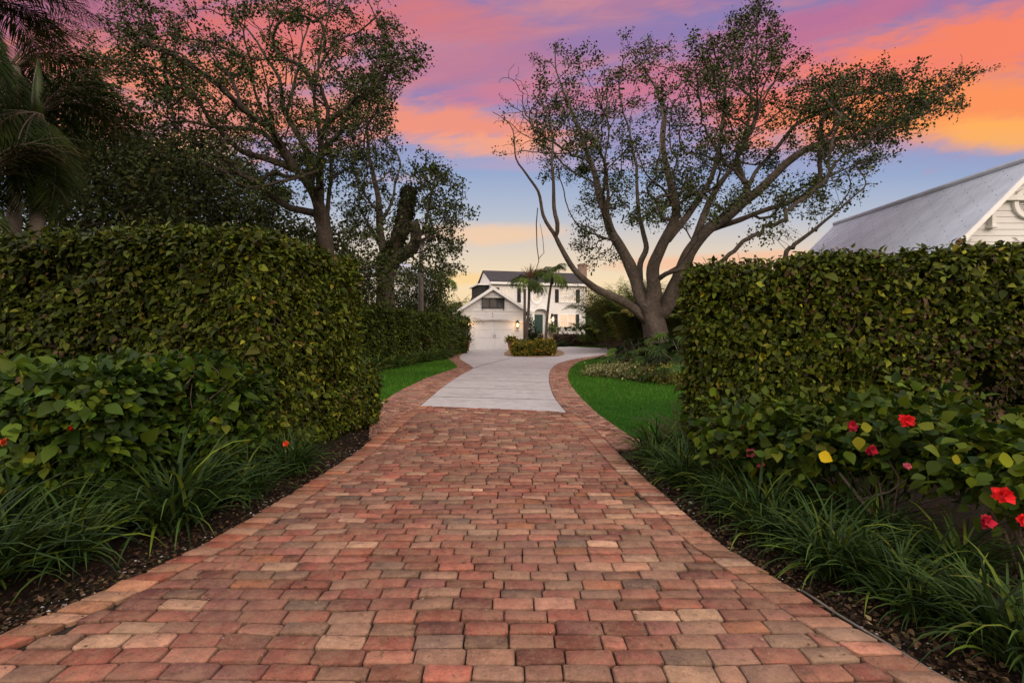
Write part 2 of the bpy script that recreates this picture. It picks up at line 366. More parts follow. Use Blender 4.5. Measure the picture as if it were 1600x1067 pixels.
def hedge_box(cx, cy, z0, sx, sy, h, rz, r=.2, dens=900, leaf=.075, pal=FICUS, faces=('+x','-x','-y','+y','+z'), fine=True, hole=.35, seed=1, lump=.07, top_slope=0, cull=None, cl=6, wid=1.0, droop=.55):
    """returns leaf geometry of a clipped hedge block and the same for its twigs"""
    hx, hy, hz = sx/2, sy/2, h/2; A = 4*(hy*hz*sum(f[1]=='x' for f in faces)+hx*hz*sum(f[1]=='y' for f in faces)+hx*hy*sum(f[1]=='z' for f in faces))
    nc = int(A*dens/cl); p, n = rbox_points(nc, hx, hy, hz, r, list(faces))
    ws = wave(p, 1.7, seed); w2 = wave(p, 5.5, seed+1); w3 = wave(p, 12, seed+2)
    dep = np.abs(RNG.normal(0, .05, nc)) + np.maximum(0, w2-.15)*hole*.5 + np.maximum(0, w3-.35)*.10
    dep = dep + np.where(RNG.uniform(0,1,nc)<.25, RNG.uniform(.03,.16,nc), 0)
    p = p + n*(ws*lump + w3*lump*.45 - dep)[:,None]
    spray = RNG.uniform(0,1,nc) < .03
    p[spray] += n[spray]*RNG.uniform(.02,.10,(spray.sum(),1))
    P = np.repeat(p, cl, 0) + RNG.normal(0, leaf*.55, (nc*cl,3)); Nn = np.repeat(n, cl, 0)
    shoot = np.repeat(nrm(n*.5+RNG.normal(0,.5,(nc,3))+np.array([0,0,.2])), cl, 0)
    T = Nn*.35 + shoot*.4 + RNG.normal(0,.55,P.shape) + np.array([0,0,-droop])
    LN = Nn*.75 + np.array([0,0,.45]) + RNG.normal(0,.38,P.shape)
    size = leaf*np.exp(RNG.normal(-.05,.30,len(P)))
    dead = np.repeat(wave(p, 1.5, seed+9)+RNG.normal(0,.25,nc)>1.15, cl)
    tone = np.repeat(np.exp(.22*wave(p, .9, seed+5)+RNG.normal(0,.15,nc)), cl)[:,None]
    col = palette(len(P), pal)*tone
    dk_ = dead & (RNG.uniform(0,1,len(P))<.55); col[dk_] = palette(int(dk_.sum()), [(.085,.055,.03,3),(.05,.035,.02,2),(.13,.09,.05,1)]); size[dead]*=.8
    if top_slope: P[:,2] += top_slope*(P[:,0])*(P[:,2]+hz)/(2*hz)
    Vv,F,Cc = leaves(P, T, LN, size, col, fine, wid)
    R = np.array([[cos(rz),-sin(rz),0],[sin(rz),cos(rz),0],[0,0,1]])
    return Vv@R.T + np.array([cx,cy,z0+hz]), F, Cc
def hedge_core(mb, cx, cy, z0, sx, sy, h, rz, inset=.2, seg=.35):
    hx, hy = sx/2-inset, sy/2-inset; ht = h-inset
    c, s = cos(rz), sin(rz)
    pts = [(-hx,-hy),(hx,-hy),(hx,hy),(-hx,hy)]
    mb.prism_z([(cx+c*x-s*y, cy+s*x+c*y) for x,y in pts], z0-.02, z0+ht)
def twigs_on(mb, cx, cy, z0, sx, sy, h, rz, n, face='-y', r=.004):
    c, s = cos(rz), sin(rz); hx, hy = sx/2-.10, sy/2-.07
    for _ in range(n):
        f = face if isinstance(face,str) else random.choice(face)
        u = random.uniform(-1,1); z = random.uniform(.15,h-.15)
        x, y = {'-y':(u*hx,-hy),'+x':(hx,u*hy),'-x':(-hx,u*hy)}[f]
        pts = []; dx, dz = random.uniform(-.6,.6), random.uniform(.3,1)
        for k in range(4):
            t = k*random.uniform(.06,.11); o = random.uniform(-.03,.05)
            lx, ly = (x+dx*t, y-o) if f=='-y' else (x+(o if f=='+x' else -o), y+dx*t)
            pts.append((cx+c*lx-s*ly, cy+s*lx+c*ly, z0+z+dz*t))
        mb.tube(pts, [r*1.4,r,r*.8,r*.5], 4)

# ------------------------------------------------------------ ground, lawns, beds
def sheet(name, pts, z, m, kind='structure'):
    me = bpy.data.meshes.new(name); me.from_pydata([(x,y,z) for x,y in pts], [], [tuple(range(len(pts)))]); me.update()
    o = link(name, me, m); 
    if kind: o['kind'] = kind
    return o
sheet('ground', [(-900,-60),(900,-60),(900,1500),(-900,1500)], -.06, M['ground'])
# drive edges measured from the photograph
def dens(pl, step=.25):
    pl = [np.array(p, float) for p in pl]; P = [pl[0]]
    n = len(pl)
    for i in range(n-1):
        p0 = pl[max(i-1,0)]; p1 = pl[i]; p2 = pl[i+1]; p3 = pl[min(i+2,n-1)]
        k = max(1, int(np.linalg.norm(p2-p1)/step))
        for j in range(1,k+1):
            t = j/k
            P.append(.5*((2*p1)+(-p0+p2)*t+(2*p0-5*p1+4*p2-p3)*t*t+(-p0+3*p1-3*p2+p3)*t**3))
    return np.array(P)
LE = [(-5.2,-3),(-3.75,1.0),(-2.75,2.15),(-2.47,2.57),(-2.33,2.93),(-2.24,3.23),(-2.12,3.74),(-2.05,4.41),(-1.97,5.5),(-1.93,6.4),(-1.95,7.3),(-1.97,8.4),(-1.93,9.6),(-1.87,10.25)]
RE = [(4.4,-3),(2.45,1.0),(1.84,2.2),(1.78,2.4),(1.67,2.68),(1.60,3.05),(1.47,3.55),(1.41,4.33),(1.34,5.36),(1.30,6.49),(1.28,7.3),(1.2,8.6),(1.1,9.5)]
LEd, REd = dens(LE), dens(RE)
def xl(y): return float(np.interp(y, LEd[:,1], LEd[:,0]))
def xr(y): return float(np.interp(y, REd[:,1], REd[:,0]))
conL = [(-1.86,10.3),(-1.875,12.2),(-1.89,14.2),(-1.79,18.2),(-1.63,21.4),(-2.13,24.5),(-3.0,29.5),(-3.35,33.5),(-3.65,40),(-3.75,44.4)]
conR = [(1.01,9.55),(0.98,12.2),(1.17,16.2),(1.53,20.3),(2.2,24.5),(3.48,28.6),(5.18,32.4),(7.05,36.4),(9.5,40.5),(13,44)]
lawnL = [(-2.50,8.9),(-2.69,10.2),(-2.86,12.5),(-2.80,16.2),(-2.54,19.4),(-2.33,21.4),(-2.45,22.4),(-2.93,25.5),(-3.57,28.6),(-4.1,31.5),(-4.5,35)]
lawnR = [(1.85,6.55),(1.68,7.4),(1.57,9.1),(1.56,11.1),(1.66,14.3),(1.95,17.8),(2.6,22.2),(3.8,27.3),(5.9,32.2),(7.7,35.6),(10.2,39.2),(13.5,42.5)]
cl_, cr_ = dens(conL,.5), dens(conR,.5); ll_, lr_ = dens(lawnL,.5), dens(lawnR,.5)
conc = list(map(tuple,cl_)) + [(0.4,44.45),(1.2,47),(4.6,52.5),(5.0,57),(6.6,54.8),(8.4,50.5),(11,48),(15,48)] + [tuple(p) for p in cr_[::-1]]
sheet('concrete_driveway', conc, .018, M['concrete'])
sheet('left_lawn', [tuple(p) for p in ll_[:-4]] + [(-4.3,28.4),(-4.6,26.8),(-5.0,24.5),(-5.25,19.4),(-4.6,12),(-3.4,8.9)], 0.0, M['grass_base'])
sheet('right_lawn', [tuple(p) for p in lr_] + [(22,44),(22,7.2),(2.9,7.2),(2.3,6.55)][:4], 0.0, M['grass_base'])
sheet('far_lawn', [(5.2,57.5),(6.7,55.4),(8.5,51.2),(11,49),(15,49),(24,70),(4.9,63)], 0.0, M['grass_base'])
sheet('mulch_bed', [(-14,-3),(-5.2,-3)]+[tuple(p) for p in LEd if p[1]>-3]+[(-2.35,8.6),(-2.8,9.2),(-14,9.2)], -.012, M['mulch'])
sheet('mulch_bed', [tuple(p) for p in REd if p[1]<6.6]+[(1.9,6.50),(14,6.5),(14,-3)], -.016, M['mulch'])
sheet('mulch_bed', [(2.2,19.0),(2.9,16.8),(4.2,15.0),(6.2,13.6),(9,13),(18,13),(18,36),(9.5,36),(6.0,30),(3.2,24)][::1], .006, M['mulch'])
sheet('mulch_bed', [(-5.3,9.2),(-4.7,12),(-5.3,19.4),(-5.05,24.5),(-4.65,26.8),(-4.35,28.3),(-4.6,34),(-4.1,42),(-12,42),(-12,9.2)], -.008, M['mulch'])
sheet('mulch_bed', [(-.25,44.0),(-.6,38),(-.5,33.5),(.3,31.6),(1.6,31.0),(2.9,32.2),(3.6,35.0),(4.0,40),(4.2,52),(1.3,51.5)], .024, M['pale_mulch'])
# saw-cut joints in the concrete
jb = MB()
def joint(p, q, w=.03):
    p = np.array(p); q = np.array(q); n = nrm((q-p)[None])[0]; n = np.array([-n[1],n[0]])*w/2
    jb.add([(*(p+n),.0225),(*(p-n),.0225),(*(q-n),.0225),(*(q+n),.0225)], [(0,1,2,3)])
for a, b in [((-1.86,11.9),(1.0,11.3)),((-1.88,13.9),(1.05,13.2)),((-1.85,16.2),(1.15,15.3)),((-1.8,18.4),(1.3,17.9)),((-1.63,21.4),(1.7,21.6))]: joint(a, b)
jp = dens([(-1.63,21.4),(-1.2,24.2),(-.5,28),(.2,31.4)],1)
for i in range(len(jp)-1): joint(jp[i], jp[i+1], .05)
joint((2.5,33.5),(3.2,44),.05); joint((2.6,34),(8.6,41),.05)
o = jb.build('expansion_joints', M['joint']); o['kind'] = 'structure'

# ------------------------------------------------------------ bricks: every brick is modelled in one paving mesh
BC = [(.265,.098,.066,6),(.235,.085,.060,5),(.29,.130,.088,6),(.32,.175,.118,4.5),(.28,.165,.112,3),(.22,.135,.096,1.6),(.31,.115,.052,1.0),(.19,.078,.062,3),(.36,.235,.155,2.0),(.15,.105,.080,.5)]
BV=[];BF4=[];BF8=[];BCOL=[];bn=[0]
ring = [(.10,0),(.90,0),(1,.16),(1,.84),(.90,1),(.10,1),(0,.84),(0,.16)]
def brick(c00,c10,c11,c01,tint=None,z=.034):
    a,b,c,d = [np.array(q,float) for q in (c00,c10,c11,c01)]
    L_ = np.linalg.norm(b-a); H_ = np.linalg.norm(d-a)
    if L_ < .03 or H_ < .03: return
    g_ = .0032
    cut = random.choice([0,0,0,.03,.05])
    z0 = z + random.gauss(0,.0022); tx, ty = random.gauss(0,.003), random.gauss(0,.003)
    crn = random.uniform(.5,1.4)
    for lvl, (ins, zz) in enumerate([(.0060,0.0),(.0004,-.0055),(0,-.04)]):
        for (u,v) in ring:
            uu = (.0 if u==0 else 1. if u==1 else (min(.45,.013*crn/L_) if u<.5 else 1-min(.45,.013*crn/L_)))
            vv = (.0 if v==0 else 1. if v==1 else (min(.45,.013*crn/H_) if v<.5 else 1-min(.45,.013*crn/H_)))
            iu, iv = (g_+ins)/L_, (g_+ins)/H_
            uu = iu+(1-2*iu)*uu; vv = iv+(1-2*iv)*vv
            if lvl==0: jx, jy = random.gauss(0,.0030), random.gauss(0,.0030)
            else: jx, jy = random.gauss(0,.0014), random.gauss(0,.0014)
            p = a*(1-uu)*(1-vv)+b*uu*(1-vv)+c*uu*vv+d*(1-uu)*vv
            BV.append((p[0]+jx, p[1]+jy, z0+zz+tx*(uu-.5)*2+ty*(vv-.5)*2+(random.gauss(0,.0012) if lvl==0 else 0)))
    n = bn[0]; bn[0] += 24
    BF8.append([n+i for i in range(8)])
    for q in (0,8):
        for i in range(8): j=(i+1)%8; BF4.append([n+q+8+i,n+q+8+j,n+q+j,n+q+i])
    if tint is None:
        w = [x[3] for x in BC]; col = random.choices(BC, w)[0][:3]
    else: col = tint
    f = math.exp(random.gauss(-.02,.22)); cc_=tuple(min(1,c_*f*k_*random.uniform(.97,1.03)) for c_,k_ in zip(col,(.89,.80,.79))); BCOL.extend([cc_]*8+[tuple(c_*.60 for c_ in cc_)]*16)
CONF = lambda x: 9.93-.272*(x+.43)     # front edge of the concrete
def roww(x, v):                        # row v (metres up the axis) at lateral x
    k = max(0,min(1,(v-5.5)/4.4)); k = k*k*(3-2*k)
    y = v + k*(-.272*(x+.43)) + .006*math.sin(v*7.3+x*1.7)+.006*math.sin(x*4.1+v*3.3)
    return y
v = -1.2; ri = 0; hb = .112
rows = []
while v < 9.93-.03:
    h_ = hb if v+hb < 9.93 else 9.93-v
    rows.append((v, v+h_)); v += h_
EB = .225
for ri, (v0, v1) in enumerate(rows):
    vm = (v0+v1)/2
    yl = roww(xl(vm), vm); yr_ = roww(xr(vm), vm)
    xa0, xa1 = xl(roww(xl(v0),v0))+EB, xl(roww(xl(v1),v1))+EB
    xb0, xb1 = xr(roww(xr(v0),v0))-EB, xr(roww(xr(v1),v1))-EB
    x = -6 + (ri%2)*.115 + random.uniform(-.03,.03)
    while x < 6:
        Lb = random.choices([.225,.235,.215,.115,.165],[8,5,5,1.0,.8])[0]
        x2 = x+Lb
        if x2 > min(xa0,xa1)+.02 and x < max(xb0,xb1)-.02:
            p0, p1 = max(x,xa0), max(x,xa1); q0, q1 = min(x2,xb0), min(x2,xb1)
            if q0-p0 > .035 and q1-p1 > .035:
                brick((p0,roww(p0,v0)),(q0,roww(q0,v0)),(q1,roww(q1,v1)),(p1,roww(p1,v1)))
        x = x2
# soldier course down each side
TAN = [(.38,.20,.125),(.40,.245,.155),(.32,.16,.10),(.35,.17,.11),(.30,.115,.075),(.42,.28,.19)]
ORG = [(.36,.13,.065),(.30,.10,.055),(.35,.17,.10),(.38,.22,.14),(.27,.09,.055)]
for side, E, tl in (('L',LEd,ORG),('R',REd,TAN)):
    pts = E[(E[:,1]>-1.4)]
    seg = np.linalg.norm(np.diff(pts,axis=0),axis=1); cum = np.concatenate([[0],np.cumsum(seg)]); s = 0
    f = lambda t: np.array([np.interp(t,cum,pts[:,0]),np.interp(t,cum,pts[:,1])])
    while s < cum[-1]-.02:
        s2 = min(s+random.uniform(.108,.125), cum[-1]); a, b = f(s), f(s2)
        sg = 1 if side=='L' else -1
        if a[1] > CONF(a[0])-.1: break
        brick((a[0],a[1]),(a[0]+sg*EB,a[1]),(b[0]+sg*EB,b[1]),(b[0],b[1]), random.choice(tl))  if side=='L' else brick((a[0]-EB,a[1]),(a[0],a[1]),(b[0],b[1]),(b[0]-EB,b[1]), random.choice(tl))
        s = s2
def ribbon(A, B, ncol, step=.112, along=True, tl=None, z=.034):
    """bricks laid between two polylines, ncol bricks across"""
    A = np.array(A); B = np.array(B)
    def par(P):
        seg = np.linalg.norm(np.diff(P,axis=0),axis=1); c = np.concatenate([[0],np.cumsum(seg)]); return c/c[-1], c[-1]
    ca, la = par(A); cb, lb = par(B); n = int((la+lb)/2/step)
    fa = lambda t: np.array([np.interp(t,ca,A[:,0]),np.interp(t,ca,A[:,1])]); fb = lambda t: np.array([np.interp(t,cb,B[:,0]),np.interp(t,cb,B[:,1])])
    for i in range(n):
        t0, t1 = i/n, (i+1)/n; a0,a1,b0,b1 = fa(t0),fa(t1),fb(t0),fb(t1)
        cuts = list(np.linspace(0,1,ncol+1)) if i%2==0 else [0]+[ (k+.5)/ncol for k in range(ncol)]+[1]
        for u0,u1 in zip(cuts[:-1],cuts[1:]):
            q00 = a0+(b0-a0)*u0; q10 = a0+(b0-a0)*u1; q11 = a1+(b1-a1)*u1; q01 = a1+(b1-a1)*u0
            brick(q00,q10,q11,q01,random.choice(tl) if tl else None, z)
RB = [(.33,.16,.115),(.38,.21,.15),(.28,.105,.075),(.36,.185,.13),(.25,.14,.105),(.42,.27,.19),(.20,.10,.08)]
# left ribbon: flares past the bed, then hugs the concrete and turns to the garage
inL = [(-1.93,6.9),(-1.955,7.4),(-1.975,8.4),(-1.935,9.6)]+[tuple(p) for p in dens([q for q in conL[:6]],.5)]
outL = [(-1.96,7.0),(-2.4,8.6),(-2.62,9.7),(-2.72,10.3)]+[tuple(p) for p in dens([(-2.86,12.5),(-2.80,16.2),(-2.54,19.4),(-2.33,21.4),(-2.45,22.6),(-2.93,25.5)],.5)]
ribbon(outL, inL, 4, tl=RB, z=.0345)
ribbon(dens([(-2.93,25.5),(-3.57,28.6),(-4.2,33),(-4.35,38),(-4.35,43.8)],.5), dens([(-2.13,24.5),(-3.0,29.5),(-3.35,33.5),(-3.65,40),(-3.75,44.2)],.5), 3, tl=RB)
ribbon([(1.305,6.5),(1.285,7.3),(1.205,8.6),(1.11,9.45)]+[tuple(p) for p in dens(conR,.5)], [(1.87,6.54),(1.68,7.4),(1.57,9.1)]+[tuple(p) for p in dens(lawnR[3:],.5)], 3, tl=RB, z=.0345)
sand = MB()
BVa = np.array(BV)
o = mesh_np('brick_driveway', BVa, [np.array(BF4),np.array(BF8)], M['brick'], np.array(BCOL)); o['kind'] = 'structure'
sheet('paving_sand', [tuple(p) for p in LEd if p[1]<8.2]+[(-2.55,9.2),(-2.7,10.3),(-2.86,12.5),(-2.80,16.2),(-2.54,19.4),(-2.35,21.4),(-2.95,25.5),(-3.6,28.6),(-4.2,33),(-4.35,43.8)]
      +[(15,43.8),(13.4,42.4)]+[tuple(p) for p in lr_[::-1]][6:]+[tuple(p) for p in REd[::-1] if p[1]<6.5], .011, M['sand'])

# ------------------------------------------------------------ grass
def in_poly(P, poly):
    x, y = P[:,0], P[:,1]; inside = np.zeros(len(P), bool); n = len(poly)
    for i in range(n):
        x1,y1 = poly[i]; x2,y2 = poly[(i+1)%n]
        c = ((y1>y)!=(y2>y)) & (x < (x2-x1)*(y-y1)/(y2-y1+1e-12)+x1); inside ^= c
    return inside
def grass(poly, n, h, w, rng):
    x0,x1,y0,y1 = rng; P = np.zeros((n,3)); P[:,0] = RNG.uniform(x0,x1,n); P[:,1] = y0*(y1/y0)**RNG.uniform(0,1,n)
    P = P[in_poly(P, poly)]; N = len(P); sc = np.clip(P[:,1]/9,1,3.5)[:,None]
    a = RNG.uniform(0,2*pi,N); d = np.stack([np.cos(a),np.sin(a),np.zeros(N)],1)*w*sc
    le = RNG.normal(0,.4,(N,3)); le[:,2] = 1; tip = P+nrm(le)*h*RNG.uniform(.6,1.3,(N,1))*np.minimum(sc,1.6)
    Vv = np.stack([P-d,P+d,tip],1).reshape(-1,3); F = np.arange(N*3).reshape(-1,3)
    col = palette(N,[(.046,.145,.010,5),(.030,.100,.008,3),(.085,.180,.014,1.5),(.16,.16,.05,.3)],.25)*np.exp(.15*wave(P,1.1,3))[:,None]
    return Vv,F,np.repeat(col,3,0)
polyR = [tuple(p+np.array([-.035,0])) for p in lr_]+[(22,43),(22,7.2),(2.9,7.2),(2.3,6.6)]
polyL = [tuple(p+np.array([.035,0])) for p in ll_[:-4]] + [(-4.3,28.4),(-4.6,26.8),(-5.0,24.5),(-5.25,19.4),(-4.6,12),(-3.4,8.9)]
ga = grass(polyR, 190000, .045, .004, (1.5,13,6.5,36)); gb = grass(polyL, 60000, .045, .004, (-5.4,-2.2,8.8,29))
gc = grass([(5.2,57.5),(6.7,55.4),(8.5,51.2),(11,49),(15,49),(24,70),(4.9,63)], 5000, .09, .008, (5,15,49,60))
Vv,F,Cc = cat([ga,gb,gc]); o = mesh_np('lawn_grass', Vv, F, M['blade'], Cc)
tag(o, 'short vivid green lawn grass on both sides of the drive', 'grass', kind='stuff')

# ------------------------------------------------------------ leaf litter and pebbles
n = 9000; P = np.zeros((n,3)); P[:,1] = 2.0*(4.5)**RNG.uniform(0,1,n)
side = RNG.uniform(0,1,n) < .5
off = np.abs(RNG.normal(0,.30,n))+.015
P[:,0] = np.where(side, np.interp(P[:,1],LEd[:,1],LEd[:,0])-off, np.interp(P[:,1],REd[:,1],REd[:,0])+off); P[:,2] = RNG.uniform(-.01,.015,n)
P = P[~((P[:,1]>6.5)&(P[:,0]>0))]; P = P[~((P[:,1]>8.4)&(P[:,0]<0))]; n = len(P)
T = RNG.normal(0,1,(n,3)); T[:,2] *= .25; Nn = RNG.normal(0,.45,(n,3)); Nn[:,2] = 1
lv = leaves(P,T,Nn,RNG.uniform(.012,.042,n),palette(n,[(.085,.052,.028,3),(.05,.030,.018,4),(.14,.10,.05,.9),(.025,.016,.011,4),(.25,.22,.18,.12)],.3),True)
nq=520; Q=np.zeros((nq,3)); Q[:,1]=2.3*(6.0)**RNG.uniform(0,1,nq); uu=RNG.beta(.45,.45,nq); Q[:,0]=np.interp(Q[:,1],LEd[:,1],LEd[:,0])*(1-uu)+np.interp(Q[:,1],REd[:,1],REd[:,0])*uu; Q[:,2]=.042
Tq=RNG.normal(0,1,(nq,3)); Tq[:,2]=0; Nq=RNG.normal(0,.2,(nq,3)); Nq[:,2]=1
lv = cat([lv, leaves(Q,Tq,Nq,RNG.uniform(.008,.026,nq),palette(nq,[(.16,.10,.05,3),(.08,.05,.03,3),(.26,.21,.12,1),(.10,.12,.03,.6)],.3),True)])
o = mesh_np('leaf_litter', lv[0], lv[1], M['leaf_matte'], lv[2]); tag(o,'dry brown fallen leaves scattered on the mulch beside the bricks','leaf litter',kind='stuff')
pv=[];pf=[];pc=[];cnt=0
oct_v = np.array([[1,0,0],[.3,.95,.1],[-.8,.55,0],[-.85,-.5,.1],[.25,-.9,0],[0,0,.8],[.1,0,-.6]]); oct_f = np.array([[0,1,5],[1,2,5],[2,3,5],[3,4,5],[4,0,5],[1,0,6],[2,1,6],[3,2,6],[4,3,6],[0,4,6]])
for i in range(260):
    y = 2.2*(3.2)**random.random(); s = random.random()
    if s<.45: x = xl(y)-abs(random.gauss(0,.16))-.01; z=.0
    elif s<.8: x = xr(y)+abs(random.gauss(0,.12))+.01; z=.0
    else: x = random.uniform(xl(y),xr(y)); z=.038
    r = random.uniform(.004,.013)*(1 if s<.8 else .45)
    pv.append(oct_v*np.array([r,r*random.uniform(.7,1.2),r*.7])+np.array([x,y,z])); pf.append(oct_f+cnt); cnt+=7; pc += [random.choice([(.42,.40,.38),(.28,.25,.22),(.5,.48,.46)])]*7
o = mesh_np('pebbles', np.concatenate(pv), np.concatenate(pf), M['leaf_matte'], np.array(pc), smooth=True); tag(o,'small pale pebbles strewn along the edges of the brick drive','pebbles',kind='stuff')

# ------------------------------------------------------------ hedges
def finish_hedge(name, label, boxes, leafparts, twn=0, tface=('-y',), cat_='hedge', group=None, r=.004):
    x, y = boxes[0][0], boxes[0][1]
    t = empty(name, (0,0,0)); tag(t, label, cat_, group)
    Vv,F,Cc = cat(leafparts); mesh_np('foliage', Vv, F, M['leaf'], Cc, t)
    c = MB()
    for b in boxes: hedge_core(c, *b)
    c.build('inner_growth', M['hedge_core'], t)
    if twn:
        m = MB()
        for b in boxes: twigs_on(m, *b[:7], twn, tface, r)
        m.build('twigs', M['twig'], t)['kind']='stuff'
    return t
# right tall hedge: near face swings toward the camera on the right
th = math.atan2(-1.25, 3.6)
bR = (4.78, 5.90, 0, 5.2, 1.5, 2.38, th)
finish_hedge('tall_hedge', 'tall clipped hedge right of the brick drive, behind the red-flowered bushes', [bR+(.22,)],
    [hedge_box(*bR, top_slope=.045, r=.2, dens=3500, leaf=.061, faces=('-x','-y','+z'), hole=.36, seed=3, lump=.06)], twn=240)
# left tall hedge: front run and the end block beside the drive
bL1 = (-6.6, 6.55, 0, 7.8, 1.9, 2.60, 0)
bL2 = (-3.56, 6.98, 0, 2.0, 2.6, 2.68, rad(-9.5))
finish_hedge('tall_hedge', 'tall dark clipped hedge left of the brick drive with a rounded end', [bL1+(.25,), bL2+(.25,)],
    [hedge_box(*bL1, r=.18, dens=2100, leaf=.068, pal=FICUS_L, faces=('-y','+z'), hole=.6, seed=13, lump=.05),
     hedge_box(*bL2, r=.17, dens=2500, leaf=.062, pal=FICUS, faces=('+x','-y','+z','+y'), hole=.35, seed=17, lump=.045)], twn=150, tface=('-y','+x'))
# foot of the left hedge end: small sprouting block at the lawn corner
bl3 = (-2.58, 8.1, 0, .70, 1.0, 1.0, rad(-6))
finish_hedge('low_shrub', 'low rounded yellow-green shrub at the foot of the left hedge end, by the lawn corner', [bl3+(.16,)],
    [hedge_box(*bl3, r=.3, dens=2600, leaf=.055, pal=FICUS, faces=('+x','-x','-y','+z','+y'), hole=.2, seed=19)], cat_='shrub')
# low broad-leaf hedge in front of the left one
bLow = (-5.5, 4.75, 0, 5.0, 2.0, 1.16, rad(0))
bLow2 = (-3.22, 5.25, 0, 1.05, 1.5, 1.16, rad(8))
lowroot = finish_hedge('low_hedge', 'low broad-leaved hibiscus hedge in front of the tall left hedge', [bLow+(.22,), bLow2+(.2,)],
    [hedge_box(*bLow, r=.12, dens=2300, leaf=.080, pal=HIB, faces=('-y','+z','+x'), hole=.5, seed=23, lump=.05, cl=5, wid=1.0, droop=.25, fine='hi'),
     hedge_box(*bLow2, r=.2, dens=2300, leaf=.078, pal=HIB, faces=('-y','+z','+x'), hole=.5, seed=29, lump=.06, cl=5, wid=1.0, droop=.25, fine='hi')], twn=70, tface=('-y','+x'), r=.006)
# far left hedge running to the garage
hx = lambda y: -5.6+.131*(y-20)
fl = [(-6.45-.3+.131*(14.5-20)+.2, 14.5), (hx(26)-.75, 26.0)]
bF = (hx(25.5)-.80, 25.5, 0, 1.6, 25.5, 2.58, -math.atan(.131))
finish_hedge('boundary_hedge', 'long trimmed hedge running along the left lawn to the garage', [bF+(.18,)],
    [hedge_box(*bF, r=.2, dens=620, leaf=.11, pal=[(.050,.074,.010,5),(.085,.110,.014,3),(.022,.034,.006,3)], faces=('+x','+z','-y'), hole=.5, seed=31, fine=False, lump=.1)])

# ------------------------------------------------------------ shrubs with stems
def blob_leaves(c, R, n, leaf, pal, fine=True, shell=.35, droop=.3, seed=1, wid=1.0, lump=.16, cl=5, flat=None):
    nc = n//cl; d = nrm(RNG.normal(0,1,(nc,3))); d[:,2] = np.abs(d[:,2])*np.where(RNG.uniform(0,1,nc)<.25,-.55,1)
    rr = 1-shell*np.abs(RNG.normal(0,.5,nc)); rr = np.clip(rr,.1,1.1) + lump*wave(d*1.0,3.2,seed)
    p = np.array(c)+d*rr[:,None]*np.array(R)
    P = np.repeat(p,cl,0)+RNG.normal(0,leaf*.6,(nc*cl,3)); dd = np.repeat(d,cl,0)
    T = dd*.6+RNG.normal(0,.6,P.shape)+np.array([0,0,-droop]); Nn = dd*.5+np.array([0,0,.6])+RNG.normal(0,.4,P.shape)
    k = P[:,2]>.02; P,T,Nn = P[k],T[k],Nn[k]
    return leaves(P,T,Nn,leaf*RNG.uniform(.55,1.25,len(P)),palette(len(P),pal)*np.exp(.15*wave(P,2.5,seed+1))[:,None],fine,wid)
def stems(c, R, n, base, r=.012, seed=0):
    m = MB(); rr = random.Random(seed)
    for i in range(n):
        a = rr.uniform(0,2*pi); k = rr.uniform(.3,.95)
        tip = np.array([c[0]+R[0]*k*cos(a), c[1]+R[1]*k*sin(a), c[2]+R[2]*rr.uniform(-.1,.7)])
        b = np.array([base[0]+rr.uniform(-.06,.06), base[1]+rr.uniform(-.06,.06), -.01]); pts=[b]
        for q in (.25,.5,.75,1): pts.append(b*(1-q)+tip*q+np.array([rr.gauss(0,.04),rr.gauss(0,.04),.10*math.sin(q*pi)*rr.uniform(-.5,1)]))
        R0 = r*rr.uniform(.6,1.4); m.tube(pts,[R0,R0*.85,R0*.65,R0*.45,R0*.2],6)
    return m
def flower(p, s, colr, parent, rz=None, facing=(-.3,-1,.2)):
    P=[];T=[];Nn=[]; f = nrm(np.array([facing]))[0]; a = np.cross(f,(0,0,1)); a/=np.linalg.norm(a); b = np.cross(a,f)
    for ringi,(k,sc,tilt) in enumerate([(7,1.0,.2),(7,.85,.6),(6,.7,1.1),(5,.5,2.0)]):
        for i in range(k):
            th_ = 2*pi*(i+ringi*.5)/k + random.uniform(-.3,.3); d = a*cos(th_)+b*sin(th_)
            P.append(np.array(p)+d*s*.05+f*s*.1*ringi); T.append(d+f*tilt*.6+RNG.normal(0,.28,3)); Nn.append(f*1.0-d*.4)
    n=len(P); lv = leaves(np.array(P),np.array(T),np.array(Nn),np.full(n,s*.46)*RNG.uniform(.7,1.2,n),palette(n,[(*colr,1)],.25),'hi',1.35)
    return mesh_np('flower', lv[0], lv[1], M['petal'], lv[2], parent)
RED=(.50,.010,.012); DRED=(.28,.008,.022); PINK=(.50,.10,.13)
HIBR = [(.036,.060,.006,5),(.066,.092,.007,3),(.015,.032,.005,3),(.10,.11,.008,.5)]
specs = [('small hibiscus bush with two faded pink blooms, nearest the lawn end of the right bed', (2.02,4.65,.50),(.34,.36,.34),330,(2.0,4.7)),
         ('hibiscus bush before the right hedge with a large round yellow leaf', (2.42,4.15,.56),(.60,.5,.42),820,(2.55,4.0)),
         ('spreading hibiscus bush with a forked bare trunk and a red bloom high against the hedge', (2.95,3.85,.60),(.62,.5,.42),900,(2.62,3.56)),
         ('hibiscus bush at the right edge with the biggest bright red bloom', (3.20,3.12,.62),(.60,.5,.40),950,(3.1,3.1))]
hibs = []
for i,(lab,c,R,nl,bs_) in enumerate(specs):
    t = empty('hibiscus_bush',(0,0,0)); tag(t,lab,'bush','hibiscus bushes before the right hedge')
    lv = blob_leaves(c,R,int(nl*1.5),.088,HIBR,'hi',.75,.35,50+i,1.1,.25,3); mesh_np('foliage',*lv[:2],M['leaf'],lv[2],t)
    stems(c,R,13,bs_,.011,i+3).build('stems',M['twig'],t,True); hibs.append(t)
m = MB()
